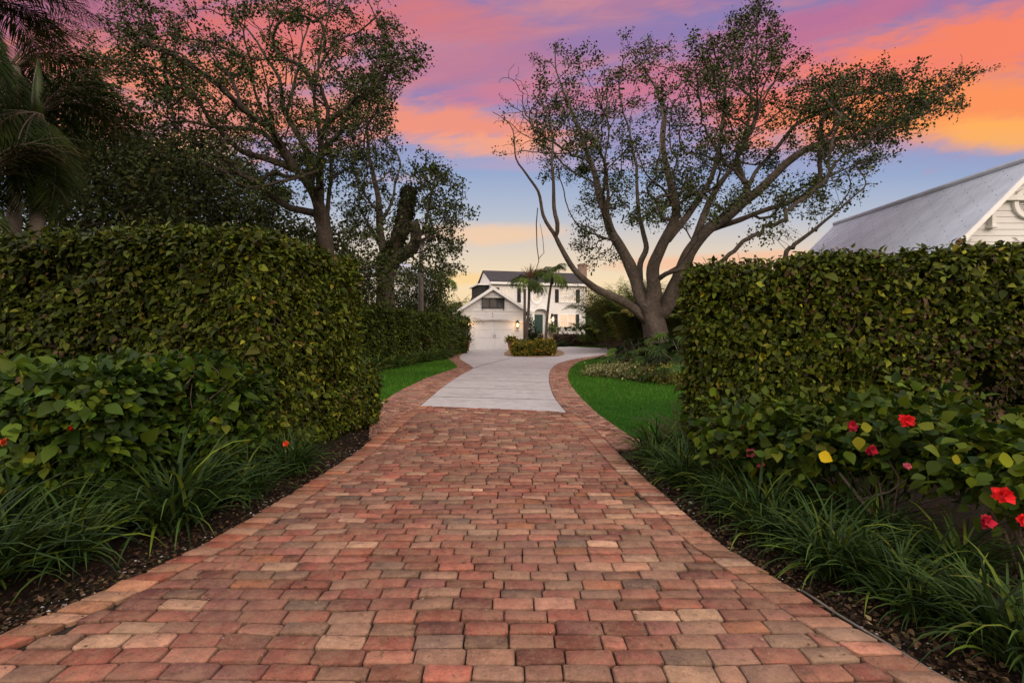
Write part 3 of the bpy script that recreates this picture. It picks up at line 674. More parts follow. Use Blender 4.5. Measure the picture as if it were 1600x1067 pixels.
for pts,r0 in (([(2.60,3.56,0),(2.57,3.58,.16),(2.45,3.62,.34),(2.34,3.66,.50)],.016),([(2.62,3.56,0),(2.70,3.56,.15),(2.80,3.58,.32),(2.86,3.62,.50)],.02),([(2.80,3.58,.30),(2.95,3.5,.38),(3.1,3.4,.42)],.010),([(2.46,3.62,.32),(2.62,3.55,.40),(2.7,3.5,.5)],.008)):
    m.tube(pts,[r0,r0*.9,r0*.75,r0*.5][:len(pts)],8)
m.build('trunk',M['bark'],hibs[2],True)
def fl(px,py,d,s,c,par,**k): return flower(PT(px,py,d),s,c,par,**k)
fl(1172,707,4.25,.075,PINK,hibs[0]); fl(1187,724,4.2,.070,PINK,hibs[0]); fl(1158,666,4.6,.05,(.55,.12,.03),hibs[0])
fl(1331,665,3.5,.07,DRED,hibs[1]); fl(1361,703,3.4,.07,DRED,hibs[1]); fl(1416,657,3.4,.09,RED,hibs[2]); fl(1417,728,3.3,.045,PINK,hibs[2])
fl(1566,773,2.62,.095,RED,hibs[3]); fl(1541,815,2.6,.065,DRED,hibs[3]); fl(1598,812,2.5,.07,RED,hibs[3])
def yleaf(px,py,d,s,par,c=(.42,.30,.01),t=(.6,-.2,-.3)):
    lv = leaves(PT(px,py,d)[None],np.array([t]),np.array([[-.2,-1,.45]]),np.array([s]),np.array([c]),'hi',1.25)
    o = mesh_np('yellow_leaf',lv[0],lv[1],M['leaf_matte'],lv[2],par); o['label']='large round yellow leaf'
yleaf(1279,709,3.2,.085,hibs[1]); yleaf(1340,682,3.3,.085,hibs[1],(.16,.15,.01),(.1,-.1,-1)); yleaf(1345,668,3.3,.075,hibs[1],(.15,.15,.01),(1,0,.05))
yleaf(1487,715,2.9,.06,hibs[2],(.20,.18,.01),(1,0,-.4)); yleaf(1560,717,2.8,.09,hibs[3],(.16,.19,.01),(1,0,-.15))
fl(118,668,3.75,.06,(.55,.03,.012),lowroot); fl(8,690,3.5,.05,(.45,.06,.02),lowroot); fl(448,693,4.75,.05,(.55,.05,.015),lowroot)
# creeping stem loops lying under the bushes
# ------------------------------------------------------------ lilyturf
def make_turf(n, Lr, seed, pal=None, w=.0075, name='lilyturf_clump'):
    r = np.random.default_rng(seed); Vs=[];Fs=[];Cs=[];c=0; K=7
    pal = pal or [(.024,.048,.010,5),(.042,.074,.012,3),(.085,.115,.012,1.2),(.012,.026,.007,3)]
    cols = palette(n,pal,.2)
    for i in range(n):
        a = r.uniform(0,2*pi); base = np.array([r.normal(0,.055),r.normal(0,.055),0]); Ln = Lr*r.uniform(.55,1.1)
        el = r.uniform(.55,1.45); d = np.array([cos(a)*cos(el),sin(a)*cos(el),sin(el)]); hor = np.array([cos(a),sin(a),0]); b = np.array([-sin(a),cos(a),0]); b = nrm((b+r.normal(0,.25,3))[None])[0]
        p = base.copy(); el_ = el; bend = r.uniform(1.5,3.2)/K
        for k in range(K):
            t = k/(K-1); ww = w*r.uniform(.95,1.05)*(1-t**2.2)*(.7+.6*min(1,t*3)) + .0004
            q = p.copy(); q[2] = max(q[2],.012)
            Vs += [q-b*ww+np.array([0,0,ww*.5]), q, q+b*ww+np.array([0,0,ww*.5])]
            el_ -= bend*(t*1.1+.12); p = p + (hor*cos(el_)+np.array([0,0,sin(el_)]))*Ln/(K-1)
        for k in range(K-1):
            s0 = c+k*3; Fs += [[s0,s0+1,s0+4,s0+3],[s0+1,s0+2,s0+5,s0+4]]
            
        Cs += [cols[i]*(1.25 if k==K-1 else 1) for k in range(K) for _ in range(3)]
        c += K*3
    return np.array(Vs),np.array(Fs),np.array(Cs)
ORD = ['first','second','third','fourth','fifth','sixth','seventh','eighth','ninth','tenth','eleventh','twelfth','thirteenth','fourteenth','fifteenth','sixteenth','seventeenth','eighteenth','nineteenth','twentieth','twenty-first','twenty-second','twenty-third','twenty-fourth']
protos = []
def turf(x, y, s, rz, label, group, var):
    if var < len(protos) and protos[var] is not None:
        o = bpy.data.objects.new('lilyturf_clump', protos[var])
        C.objects.link(o)
    else:
        Vv,F,Cc = make_turf([190,170,150][var], [.62,.56,.5][var], 70+var); o = mesh_np('lilyturf_clump',Vv,F,M['blade'],Cc,None,True); protos.append(o.data)
    o.location = (x,y,-.01); s *= 1.32; o.scale = (s,s,s*random.uniform(.95,1.08)); o.rotation_euler = (0,0,rz); tag(o,label,'plant',group); return o
Lt = [(-3.15,2.95,1.12,'the big lilyturf clump at the left frame edge, nearest the camera'),(-3.55,3.6,1.05,'lilyturf clump tucked behind the nearest one on the left'),
      (-2.90,3.35,.95,'lilyturf clump between the left frame edge and the largest arching clump'),(-2.62,3.98,1.12,'large arching lilyturf clump in the middle of the left bed'),
      (-2.80,4.45,1.0,'lilyturf clump half hidden behind the large arching one on the left'),(-2.42,4.65,.88,'lilyturf clump between the arching clump and the end clump of the left bed'),
      (-2.32,5.45,.80,'lilyturf clump at the far end of the left bed below the hedge end'),(-2.62,5.75,.75,'small lilyturf clump under the corner of the left hedge end')]
k = 0
for i in range(3): turf(*Lt[i][:3],random.uniform(0,6),Lt[i][3],'lilyturf clumps in the left bed',i)
for i in range(3,len(Lt)): turf(*Lt[i][:3],random.uniform(0,6),Lt[i][3],'lilyturf clumps in the left bed',i%3)
ys = [6.1,5.75,5.4,5.0,4.65,4.3,4.0,3.7,3.42,3.15,2.92,2.70,2.50,2.30]
for i,y in enumerate(ys):
    turf(xr(y)+.36+.015*i+(-.06 if i%2 else .05), y, [.80,.72,.78,.76,.8,.76,.8,.74,.82,.76,.66,.60,.62,.80][i], random.uniform(0,6), ORD[i]+' lilyturf clump from the lawn, front row along the right drive edge', 'lilyturf clumps in the right bed', i%3)
for i,y in enumerate([6.1,5.5,5.0,4.5,4.05,3.6,3.1]):
    turf(xr(y)+.92+.03*i, y, .78, random.uniform(0,6), ORD[i]+' lilyturf clump of the back row in the right bed, counting from the lawn', 'lilyturf clumps in the right bed', (i+1)%3)
# fern clump at the lawn corner
def fern(name,label,c,n,Ln,pal,seed,up=.9,leafl=.035,catg='fern',group=None,width=.5,pairs=16,fine=False,bare=.12,bendr=(1.2,2.2),el=(.7,1.4),spread=.04):
    t = empty(name,c); tag(t,label,catg,group); fronds_geo(n,Ln,pal,seed,leafl,t,pairs,bare,bendr,el,spread); return t
def fronds_geo(n, Ln, pal, seed, leafl, parent, pairs=24, bare=.15, bendr=(1.2,2.2), el=(.6,1.4), spread=.03, origin=(0,0,0), vee=.35, wl=.16, part='fronds', ripple=0, azr=None, floor=None, matl='leaf', rr=.008):
    r = np.random.default_rng(seed); P=[];T=[];Nn=[];S=[];m=MB(); Ci=[]
    for i in range(n):
        a = 2*pi*(i*.381966+r.uniform(-.04,.04)) if azr is None else r.uniform(*azr); e = el[0]+(el[1]-el[0])*(((i*.618)%1)); L = Ln*r.uniform(.8,1.1)
        hor = np.array([cos(a),sin(a),0]); side = np.array([-sin(a),cos(a),0]); tw = r.normal(0,.35); p = np.array(origin,float)+np.array([r.normal(0,spread),r.normal(0,spread),0]); K=12; bend = r.uniform(*bendr)/K
        pts=[p.copy()]; dirs=[]
        for k in range(K):
            d = hor*cos(e)+np.array([0,0,sin(e)]); dirs.append(d); p = p+d*L/K
            if floor is not None and p[2]<floor: p[2]=floor
            pts.append(p.copy()); e -= bend*(.4+1.2*k/K)
        m.tube(pts,[rr*(1-.85*k/K) for k in range(K+1)],5)
        pts = np.array(pts); dirs = np.array(dirs+[dirs[-1]])
        ts = np.linspace(bare,.995,pairs)
        for t_ in ts:
            kk = t_*K; k0=int(min(kk,K-1)); f=kk-k0; q = pts[k0]*(1-f)+pts[k0+1]*f; d = dirs[k0]
            up = np.cross(d,side); up = up/np.linalg.norm(up); up = -up if up[2]<0 else up
            env = math.sin(min(1,(t_-bare)/(1-bare)*.85+.12)*pi)**.6
            for sg in (-1,1):
                sd = side*cos(tw)+up*sin(tw)
                P.append(q); T.append(sd*sg*1.0+d*(.55+.5*t_)+up*vee*r.uniform(.6,1.2)+r.normal(0,.10,3)+np.array([0,0,-.25])); Nn.append(up+sd*sg*-.3+r.normal(0,.15,3)); S.append(leafl*env*r.uniform(.85,1.1)+.01); Ci.append(i)
    P=np.array(P);n_=len(P); base = palette(n,pal,.15)[np.array(Ci)]*np.exp(RNG.normal(0,.12,(n_,1)))
    # two-segment drooping leaflet
    t=nrm(np.array(T)); nn=np.array(Nn); nn=nrm(nn-(nn*t).sum(1,keepdims=True)*t); b=np.cross(t,nn); s=np.array(S)[:,None]
    tmpl=[(0,0,0),(.5,.42,.02),(0,1.0,-.22),(-.5,.42,.02)]
    Vv=np.stack([P+s*(x*wl*b+y*t+np.array([0,0,1])*z*1.0) for x,y,z in tmpl],1).reshape(-1,3); F=np.arange(n_*4).reshape(-1,4)
    o=mesh_np(part,Vv,F,M[matl],np.repeat(base,4,0),parent); mm=m.build('frond_ribs',M['twig'],parent,True); return o
FERN=[(.040,.060,.012,3),(.060,.070,.016,2),(.09,.075,.02,.6)]
fern('fern','olive fern at the lawn corner, left of the right hedge',(1.98,6.15,0),22,.75,FERN,5,pairs=22,leafl=.07,bendr=(.8,1.8),el=(.9,1.5))
fern('fern','second olive fern behind the lawn-corner fern, against the hedge foot',(2.25,6.35,0),18,.70,FERN,6,pairs=20,leafl=.065,bendr=(.8,1.8),el=(.9,1.5))

# ------------------------------------------------------------ trees by space colonisation from traced limbs
def clusters(poly,K,per,sig,dc,th,seed,holes=-.1,f=.7,sep=.6):
    """leaf clumps: K centres inside a crown outline, 'per' growth targets round each"""
    r=np.random.default_rng(seed); cand=attr_poly(poly,K*14,dc,th,seed,holes,f); ctr=[cand[0]]
    for c in cand[1:]:
        if len(ctr)>=K: break
        if min(((np.array(ctr)-c)**2).sum(1))>sep*sep: ctr.append(c)
    ctr=np.array(ctr); k=np.maximum(3,(per*r.uniform(.4,1.6,len(ctr))).astype(int))
    a=np.repeat(ctr,k,0)+r.normal(0,1,(k.sum(),3))*np.repeat(sig*r.uniform(.6,1.3,len(ctr)),k)[:,None]*np.array([1.15,1.15,.75])
    return ctr,a
def grow(limbs, attr, step, di, dk, iters, seed, tip_r=.006, expo=2.35, updir=.06, targets=None):
    r = np.random.default_rng(seed); P=[];par=[];rad_=[]
    for L_ in limbs:     # each: (list of 3-D points, r_start, r_end)
        pts, r0, r1 = L_; D = dens(pts, step)
        w = r.normal(0,1.9,D.shape); 
        for k in range(3): w[1:-1] = (w[:-2]+w[1:-1]+w[2:])/3
        D = D + w*step*.28*np.linspace(0,1,len(D))[:,None]
        for i,p in enumerate(D):
            if i==0:
                if not P: P.append(p);par.append(-1);rad_.append(r0);cur=0;continue
                j = int(np.argmin(((np.array(P)-p)**2).sum(1))); cur=j
                continue
            P.append(p);par.append(cur);cur=len(P)-1;t=i/len(D); rad_.append(r0*(1-t)**1.35+r1*(1-(1-t)**1.35))
    P=np.array(P); par=list(par); rad_=list(rad_)
    if targets is not None:
        root=P[0]; tg=np.array(targets); order=np.argsort(np.linalg.norm(tg-P[min(6,len(P)-1)],axis=1)); 
        dirs=np.array([P[i]-P[par[i]] if par[i]>=0 else [0,0,1] for i in range(len(P))]); dirs=nrm(dirs)
        for ti in order:
            t_=tg[ti]; v=t_-P; L_=np.linalg.norm(v,axis=1)+1e-6; ca=(v*dirs).sum(1)/L_
            cost=L_*(1+2.6*np.maximum(0,.90-ca))+np.where(np.array(rad_)>.2,1.5,0)+r.uniform(0,.5,len(P)); cost[L_<.5]=99; cost[:5]=99
            if L_.min()<.35: continue
            j=int(cost.argmin()); d=L_[j]; p0=P[j]; c1=p0+dirs[j]*d*.45+np.array([0,0,d*.02]); c2=t_-nrm((t_-p0)[None])[0]*d*.25+np.array([0,0,d*r.uniform(-.10,.12)])
            n_=max(2,int(d/step)); cur=j; ra=min(rad_[j]*.7,.009+.010*d); wig=r.normal(0,.05,3)
            new=[]
            for q in range(1,n_+1):
                u=q/n_; p=(1-u)**3*p0+3*(1-u)**2*u*c1+3*(1-u)*u*u*c2+u**3*t_+wig*math.sin(u*9)+r.normal(0,step*.10,3)
                new.append(p); par.append(cur); cur=len(P)+len(new)-1; rad_.append(ra*(1-u)+.008*u)
            P=np.concatenate([P,new]); nd=nrm(np.diff(np.concatenate([[p0],new]),axis=0)); dirs=np.concatenate([dirs,nd])
    P=np.array(P); A=np.array(attr)
    M0=len(P); best=np.full(len(A),1e9); bi=np.zeros(len(A),int)
    def upd(idx0):
        Q=P[idx0:]
        for s in range(0,len(Q),400):
            d=((A[:,None,:]-Q[None,s:s+400])**2).sum(2); k=d.argmin(1); dm=d[np.arange(len(A)),k]; imp=dm<best; best[imp]=dm[imp]; bi[imp]=k[imp]+idx0+s
    upd(0)
    for it in range(iters):
        if len(A)==0: break
        act = best<di*di
        if not act.any(): break
        idx=bi[act]; dv=nrm(A[act]-P[idx]); u,inv=np.unique(idx,return_inverse=True); S=np.zeros((len(u),3)); np.add.at(S,inv,dv)
        parent_dir = np.array([P[k]-P[par[k]] if par[k]>=0 else [0,0,1] for k in u]); S = nrm(S)+nrm(parent_dir)*.35+r.normal(0,.16,S.shape)+np.array([0,0,updir])
        N=P[u]+nrm(S)*step
        d2=((P[u]-N)**2).sum(1)
        keep=np.ones(len(u),bool)
        i0=len(P); P=np.concatenate([P,N]); par+=list(u); rad_+=[0]*len(u)
        upd(i0)
        kill=best<dk*dk
        # drop attractors that keep being chased without progress
        A=A[~kill];best=best[~kill];bi=bi[~kill]
        if it>iters*.6: drop=r.uniform(0,1,len(A))<.06; A=A[~drop];best=best[~drop];bi=bi[~drop]
    n=len(P); par=np.array(par); ch=[[] for _ in range(n)]
    for i in range(n):
        if par[i]>=0: ch[par[i]].append(i)
    # parents always precede children
    flow=np.zeros(n); hgt=np.zeros(n,int)
    for i in range(n-1,-1,-1):
        if not ch[i]: flow[i]=tip_r**expo
        if par[i]>=0: flow[par[i]]+=flow[i]; hgt[par[i]]=max(hgt[par[i]],hgt[i]+1)
    R=flow**(1/expo); R=np.maximum(R,np.array(rad_)); 
    for i in range(n):
        if par[i]>=0: R[i]=min(R[i],R[par[i]]*1.0)
    return P,par,ch,R,hgt
def wood(P,par,ch,R,mb_name,m,parent,flare=None,minr=0):
    V_=[];F_=[];cnt=0
    order=[(0,None)]
    stack=[(0,-1)]
    while stack:
        s,pr=stack.pop(); chain=[pr,s] if pr>=0 else [s]; c=s
        while ch[c]:
            kids=sorted(ch[c],key=lambda k:-R[k]); nxt=kids[0]
            for k in kids[1:]: stack.append((k,c))
            chain.append(nxt); c=nxt
        if len(chain)<2: continue
        rr=R[chain].copy(); 
        if pr>=0: rr[0]=min(rr[0],rr[1]*1.35)
        n = 12 if rr.max()>.12 else 7 if rr.max()>.03 else 4 if rr.max()>.012 else 3
        pts=P[chain]; d=np.gradient(pts,axis=0); d=nrm(d)
        a=np.cross(d[0],[.3,.2,.9]); a/=np.linalg.norm(a)+1e-9
        ang=np.arange(n)*2*pi/n
        for i in range(len(pts)):
            a=a-d[i]*(a@d[i]); a/=np.linalg.norm(a)+1e-9; b=np.cross(d[i],a)
            rad2=rr[i]*(1+ (.10*np.sin(ang*3+i*.31)+.06*np.sin(ang*5+i*.7) if rr[i]>.1 else 0))
            if flare and pr<0 and i<flare[0]: rad2=rad2*(1+flare[1]*(1-i/flare[0])**2*(1+.5*np.sin(ang*4+1)))
            V_.append(pts[i]+np.outer(np.cos(ang)*rad2,a)+np.outer(np.sin(ang)*rad2,b))
        for i in range(len(pts)-1):
            k=np.arange(n);k2=(k+1)%n; F_.append(np.stack([cnt+i*n+k,cnt+i*n+k2,cnt+(i+1)*n+k2,cnt+(i+1)*n+k],1))
        cnt+=len(pts)*n
    return mesh_np(mb_name,np.concatenate(V_),np.concatenate(F_),m,None,parent,True)
def tree_leaves(P,par,hgt,R,per,leaf,pal,parent,seed,rad_c=.16,maxh=3,bare=None,keep=.75,clumpf=1.1):
    k=(hgt<=maxh)&(R<.03)
    idx=np.where(k)[0]; w=wave(P[idx],clumpf,seed); idx=idx[(w+RNG.normal(0,.35,len(idx)))>(1-keep)*2-1]
    if bare is not None: idx=idx[~bare(P[idx])]
    p=np.repeat(P[idx],per,0)+RNG.normal(0,rad_c,(len(idx)*per,3)); d=np.repeat(nrm(P[idx]-P[np.maximum(par[idx],0)]),per,0)
    T=d*.5+RNG.normal(0,.7,p.shape)+np.array([0,0,-.15]); Nn=RNG.normal(0,.6,p.shape)+np.array([0,0,.8])
    lv=leaves(p,T,Nn,leaf*RNG.uniform(.6,1.3,len(p)),palette(len(p),pal,.25),False,1.25)
    return mesh_np('crown',lv[0],lv[1],M['tree_leaf'],lv[2],parent)
def L3(pts,d0,d1,r0,r1):     # limb traced from the photograph, at its own depth
    n=len(pts); return ([PT(x,y,d0+(d1-d0)*i/(n-1)) for i,(x,y) in enumerate(pts)],r0,r1)
def attr_poly(poly,n,dc,th,seed,holes=.0,f=.9):
    r=np.random.default_rng(seed); poly=np.array(poly,float); x0,y0=poly.min(0);x1,y1=poly.max(0); out=[]
    cx,cy=poly.mean(0)
    while len(out)<n:
        q=np.stack([r.uniform(x0,x1,n),r.uniform(y0,y1,n)],1); q=q[in_poly(q,poly)]
        dd=dc+r.uniform(-1,1,len(q))*th
        p=np.array([PT(a,b,d) for (a,b),d in zip(q,dd)])
        if holes: p=p[wave(p,f,seed)>holes]
        out+=list(p)
    return np.array(out[:n])
OAK=[(.036,.050,.013,5),(.060,.076,.018,3),(.018,.028,.009,4),(.085,.080,.026,.5)]
# --- the spreading tree on the right
D=22.0
limbs=[L3([(1026,560),(1024,525),(1018,495),(1016,478)],D,D,.54,.48),
 L3([(1014,505),(990,482),(966,467),(924,446),(897,420),(874,383),(864,362),(848,336),(840,299),(822,270),(808,247),(798,205),(786,190),(771,178)],D,D-2.5,.21,.012),
 L3([(870,372),(871,350),(866,325),(865,273),(863,215),(850,175),(838,145)],D-1.2,D-2,.10,.015),
 L3([(1012,485),(1002,468),(993,435),(982,408),(969,385),(955,362),(942,325),(929,273),(913,226),(892,173),(874,125),(866,72)],D,D+2.5,.30,.02),
 L3([(965,378),(945,372),(925,364),(905,350),(893,335)],D+.8,D+1.5,.06,.015),
 L3([(955,362),(948,335),(950,300),(944,250),(950,200),(938,160)],D+.8,D-1.5,.10,.015),
 L3([(1018,480),(1022,455),(1021,420),(1032,390),(1050,356),(1056,320),(1047,284),(1036,236),(1036,180),(1020,130),(1006,100)],D,D-1.5,.32,.02),
 L3([(1040,378),(1062,352),(1080,330),(1102,295),(1118,262),(1128,200),(1135,130),(1150,85),(1176,14)],D-.3,D+3,.17,.02),
 L3([(1000,440),(1000,412),(1010,388),(1004,360),(998,330),(994,262),(984,215),(972,165),(968,115)],D+.3,D+3.5,.14,.02),
 L3([(1036,492),(1044,474),(1058,437),(1070,410),(1082,388),(1105,360),(1139,336),(1165,312),(1190,292),(1233,254),(1268,230),(1341,212),(1400,190),(1450,165),(1488,139),(1525,109)],D,D-3,.33,.02),
 L3([(1100,362),(1125,354),(1150,346),(1186,333),(1242,311),(1285,285),(1325,262),(1359,246)],D-.3,D-3.5,.12,.015),
 L3([(1080,390),(1095,350),(1110,312),(1130,280),(1150,252),(1165,210),(1176,173),(1205,135),(1240,105)],D,D+3,.18,.02),
 L3([(1160,315),(1180,270),(1215,230),(1250,190),(1300,160),(1340,120)],D-.6,D+1,.10,.02),
 L3([(1056,330),(1040,300),(1015,280),(996,250),(985,215)],D-.8,D-3.5,.07,.012),
 L3([(1024,440),(1040,428),(1060,421),(1085,419),(1115,422)],D-.2,D-2.2,.11,.07)]
crown=[(764,186),(800,150),(830,95),(850,50),(885,60),(915,110),(960,112),(985,75),(1050,68),(1110,72),(1130,45),(1150,8),(1210,8),(1225,90),(1290,115),(1350,110),(1400,112),(1440,160),(1520,105),(1500,150),(1430,200),(1400,240),(1360,270),(1330,300),(1262,290),(1210,322),(1145,330),(1080,350),(1020,350),(960,345),(915,330),(890,290),(850,270),(815,240),(790,210)]
cl1=[clusters(crown,270,13,.34,D,4.2,5,-.35,.5,.62), clusters([(1150,350),(1200,325),(1260,300),(1300,300),(1230,350),(1180,372)],9,10,.3,D-2,1.2,6,-9),
    clusters([(1280,125),(1350,105),(1440,140),(1520,104),(1490,150),(1400,215),(1330,240),(1240,230)],60,13,.32,D-2.2,1.6,7,-9,.7,.45), clusters([(925,345),(965,400),(940,418),(900,380)],7,10,.28,D+1.2,.8,8,-9)]
tg=np.concatenate([c[0] for c in cl1]); at=np.concatenate([c[1] for c in cl1])
g1=grow(limbs,at,.20,1.6,.26,40,3,.0085,2.15,.02,tg)
t=empty('spreading_tree',(PT(1026,560,D)[0],D,0)); tag(t,'large spreading tree with pale grey limbs on the lawn right of the drive','tree')
tt=empty('tmp'); bpy.data.objects.remove(tt)
def reparent(os,root):
    for o in os: o.parent=root; o.matrix_parent_inverse=root.matrix_world.inverted() if False else o.matrix_parent_inverse; o.location=(-root.location[0],-root.location[1],-root.location[2])
w_=wood(g1[0],g1[1],g1[2],g1[3],'trunk',M['bark'],None,(8,.12)); 
bare=lambda p:(p[:,0]/p[:,1]*800+800<835)&(RNG.uniform(0,1,len(p))<.85)
cr_o=tree_leaves(g1[0],g1[1],g1[4],g1[3],16,.105,OAK,None,4,.13,3,bare,.95,1.5)
reparent([w_,cr_o],t)
# hanging vine from the low limb
m=MB(); m.tube([PT(840,325,20.2),PT(838,350,20.2),PT(839,385,20.3),PT(842,408,20.3),PT(836,425,20.3)],[.02,.022,.02,.018,.01],5); m.tube([PT(842,404,20.3),PT(850,395,20.3),PT(848,372,20.3),PT(844,350,20.3)],[.014,.014,.012,.008],5); m.tube([PT(836,423,20.3),PT(834,432,20.3)],[.012,.006],4)
v_=m.build('hanging_vine',M['bark_dark'],None,True); reparent([v_],t)

# --- leaning branch behind the right hedge
lb=[([np.array([7.0,13.0,0.0]),PT(1225,410,13.5),PT(1238,384,13.5)],.08,.06), L3([(1238,384),(1272,359),(1315,324),(1340,305),(1354,290),(1345,262)],13.5,13.8,.06,.012), L3([(1300,335),(1325,300),(1322,270)],13.6,13.4,.02,.01)]
g2=grow(lb,np.concatenate([attr_poly([(1250,330),(1300,240),(1362,236),(1372,300),(1320,330),(1275,350)],260,13.6,.9,9),attr_poly([(1180,372),(1190,350),(1225,345),(1240,372),(1215,385)],50,13.5,.5,10)]),.10,2.0,.14,50,5,.004,2.4)
t=empty('leaning_tree',(7.0,13.0,0)); tag(t,'thin leaning tree rising diagonally from behind the right hedge beside the metal roof','tree')
w_=wood(g2[0],g2[1],g2[2],g2[3],'trunk',M['bark_dark'],None); c_=tree_leaves(g2[0],g2[1],g2[4],g2[3],4,.075,OAK,None,8,.09,4,None,.8,2.2); reparent([w_,c_],t)

# --- big left tree
D=18.0
limbs=[L3([(522,560),(518,470),(510,400),(507,365),(500,330)],D,D,.30,.25),
 L3([(506,352),(497,318),(483,290),(463,265),(443,232),(424,205),(400,185),(378,168),(337,130),(300,105),(270,88),(216,64),(162,17)],D,D-2.5,.20,.015),
 L3([(463,266),(438,256),(408,246),(378,236),(350,210),(330,190),(310,160),(282,128),(256,112),(225,104),(189,98),(135,91)],D-.4,D-3.5,.12,.015),
 L3([(484,292),(484,255),(468,215),(447,180),(440,150),(435,118),(410,80),(378,36),(350,5)],D,D+1.5,.15,.015),
 L3([(500,320),(500,270),(502,220),(496,180),(492,148),(496,115),(500,88),(509,45),(528,-12)],D,D-1,.12,.015),
 L3([(502,212),(515,190),(540,172),(562,157),(580,143),(593,128),(606,95),(600,62),(591,40),(580,20),(573,0)],D-.5,D-1.5,.10,.015),
 L3([(500,335),(475,330),(447,322),(407,290),(380,272),(340,270),(303,270),(270,266),(236,262)],D,D+2.5,.14,.03),
 L3([(455,258),(420,215),(395,203),(360,200),(325,195),(280,190),(240,205),(210,225)],D-.5,D+1.5,.11,.02),
 L3([(447,180),(460,130),(470,80),(482,30),(488,-15)],D+.3,D+2,.07,.012),
 L3([(424,205),(400,150),(395,100),(380,55),(385,10)],D-1,D-3,.06,.012),
 L3([(378,168),(360,120),(335,90),(300,50),(290,10)],D-1.2,D+1,.05,.012),
 L3([(510,345),(515,300),(519,262),(512,215)],D,D+1,.09,.05)]
crown=[(130,75),(150,30),(160,5),(215,0),(300,25),(330,-25),(600,-25),(605,45),(640,85),(655,100),(610,125),(595,165),(560,190),(545,240),(520,290),(470,250),(430,300),(330,290),(260,280),(200,262),(185,230),(260,180),(230,120),(160,110)]
cl3=[clusters(crown,215,12,.28,D,3.6,15,-.25,.7,.55),clusters([(128,75),(260,60),(400,140),(260,125),(140,105)],20,12,.26,D-2.5,1.0,16,-9),clusters([(570,60),(640,80),(658,100),(600,135)],9,12,.26,D-1.5,.6,18,-9,.7,.3),clusters([(540,150),(600,130),(610,180),(560,250),(500,300),(470,250)],34,13,.32,D,1.5,19,-9)]
tg=np.concatenate([c[0] for c in cl3]); at=np.concatenate([c[1] for c in cl3])
g3=grow(limbs,at,.18,1.4,.24,40,7,.0075,2.15,.02,tg)
t=empty('tall_tree',(PT(522,560,D)[0],D,0)); tag(t,'big open-crowned tree fanning dark limbs above the left hedge','tree')
w_=wood(g3[0],g3[1],g3[2],g3[3],'trunk',M['bark_dark'],None); c_=tree_leaves(g3[0],g3[1],g3[4],g3[3],17,.092,OAK,None,21,.11,3,None,.93,1.7); reparent([w_,c_],t)

# --- second left tree with the cut stub
D=25.0
limbs=[L3([(604,548),(602,500),(604,470),(604,430),(603,404)],D,D,.50,.40),
 L3([(603,415),(598,385),(594,355),(591,315),(582,275),(578,243),(573,205),(574,180),(582,140),(588,115)],D,D-.5,.22,.02),
 L3([(606,425),(617,407),(632,396),(646,386),(651,372),(649,356),(645,343)],D,D-1.5,.34,.24),
 L3([(604,405),(588,370),(570,340),(560,310),(556,270)],D,D+1.5,.12,.02),
 L3([(594,350),(610,320),(618,290),(622,260),(615,230)],D,D+1,.10,.02),
 L3([(651,380),(665,350),(672,320),(680,290)],D-1.5,D-.5,.06,.02),
 L3([(651,380),(675,365),(690,345),(705,330)],D-1.5,D-2,.05,.015)]
cl4=[clusters([(560,110),(600,125),(612,190),(625,240),(640,270),(632,330),(610,380),(570,380),(545,340),(535,260),(545,190)],62,11,.30,D+1.0,2.2,25,-.35,.7,.6),
   clusters([(648,255),(690,262),(702,300),(724,330),(712,380),(690,400),(670,392),(668,340),(664,300)],40,13,.36,D-1.2,1.5,26,-9,.8,.5), clusters([(630,392),(700,398),(705,428),(640,430)],8,10,.3,D-1.2,1.0,27,-9)]
tg=np.concatenate([c[0] for c in cl4]); at=np.concatenate([c[1] for c in cl4])
g4=grow(limbs,at,.22,1.7,.28,40,9,.008,2.15,.02,tg)
t=empty('pruned_tree',(PT(604,548,D)[0],D,0)); tag(t,'pruned tree behind the boundary hedge with a thick sawn-off limb','tree')
w_=wood(g4[0],g4[1],g4[2],g4[3],'trunk',M['bark'],None,(6,.3)); c_=tree_leaves(g4[0],g4[1],g4[4],g4[3],13,.13,OAK,None,31,.12,3,None,.97,1.4)
m=MB(); sp_=[PT(608,408,D-.2),PT(618,385,D-.3),PT(630,352,D-.3),(PT(636,320,D-.3)),PT(640,292,D-.3)]; m.tube(sp_,[.34,.36,.40,.36,.27],12)
st_=m.build('vine_clad_stub',M['bark_dark'],None,True)
n=2600; tq=RNG.uniform(0,1,n)*4; i0=np.minimum(tq.astype(int),3); f=(tq-i0)[:,None]; spa=np.array(sp_); q=spa[i0]*(1-f)+spa[i0+1]*f; dd=nrm(RNG.normal(0,1,(n,3))); q=q+dd*RNG.uniform(.3,.50,(n,1))
lv=leaves(q,dd*.4+RNG.normal(0,.4,(n,3))+[0,0,-.6],dd+RNG.normal(0,.3,(n,3)),.16*RNG.uniform(.6,1.2,n),palette(n,[(.016,.022,.007,3),(.028,.034,.01,2)],.25),False,1.2)
iv=mesh_np('ivy',lv[0],lv[1],M['leaf_matte'],lv[2],None); reparent([w_,c_,st_,iv],t)

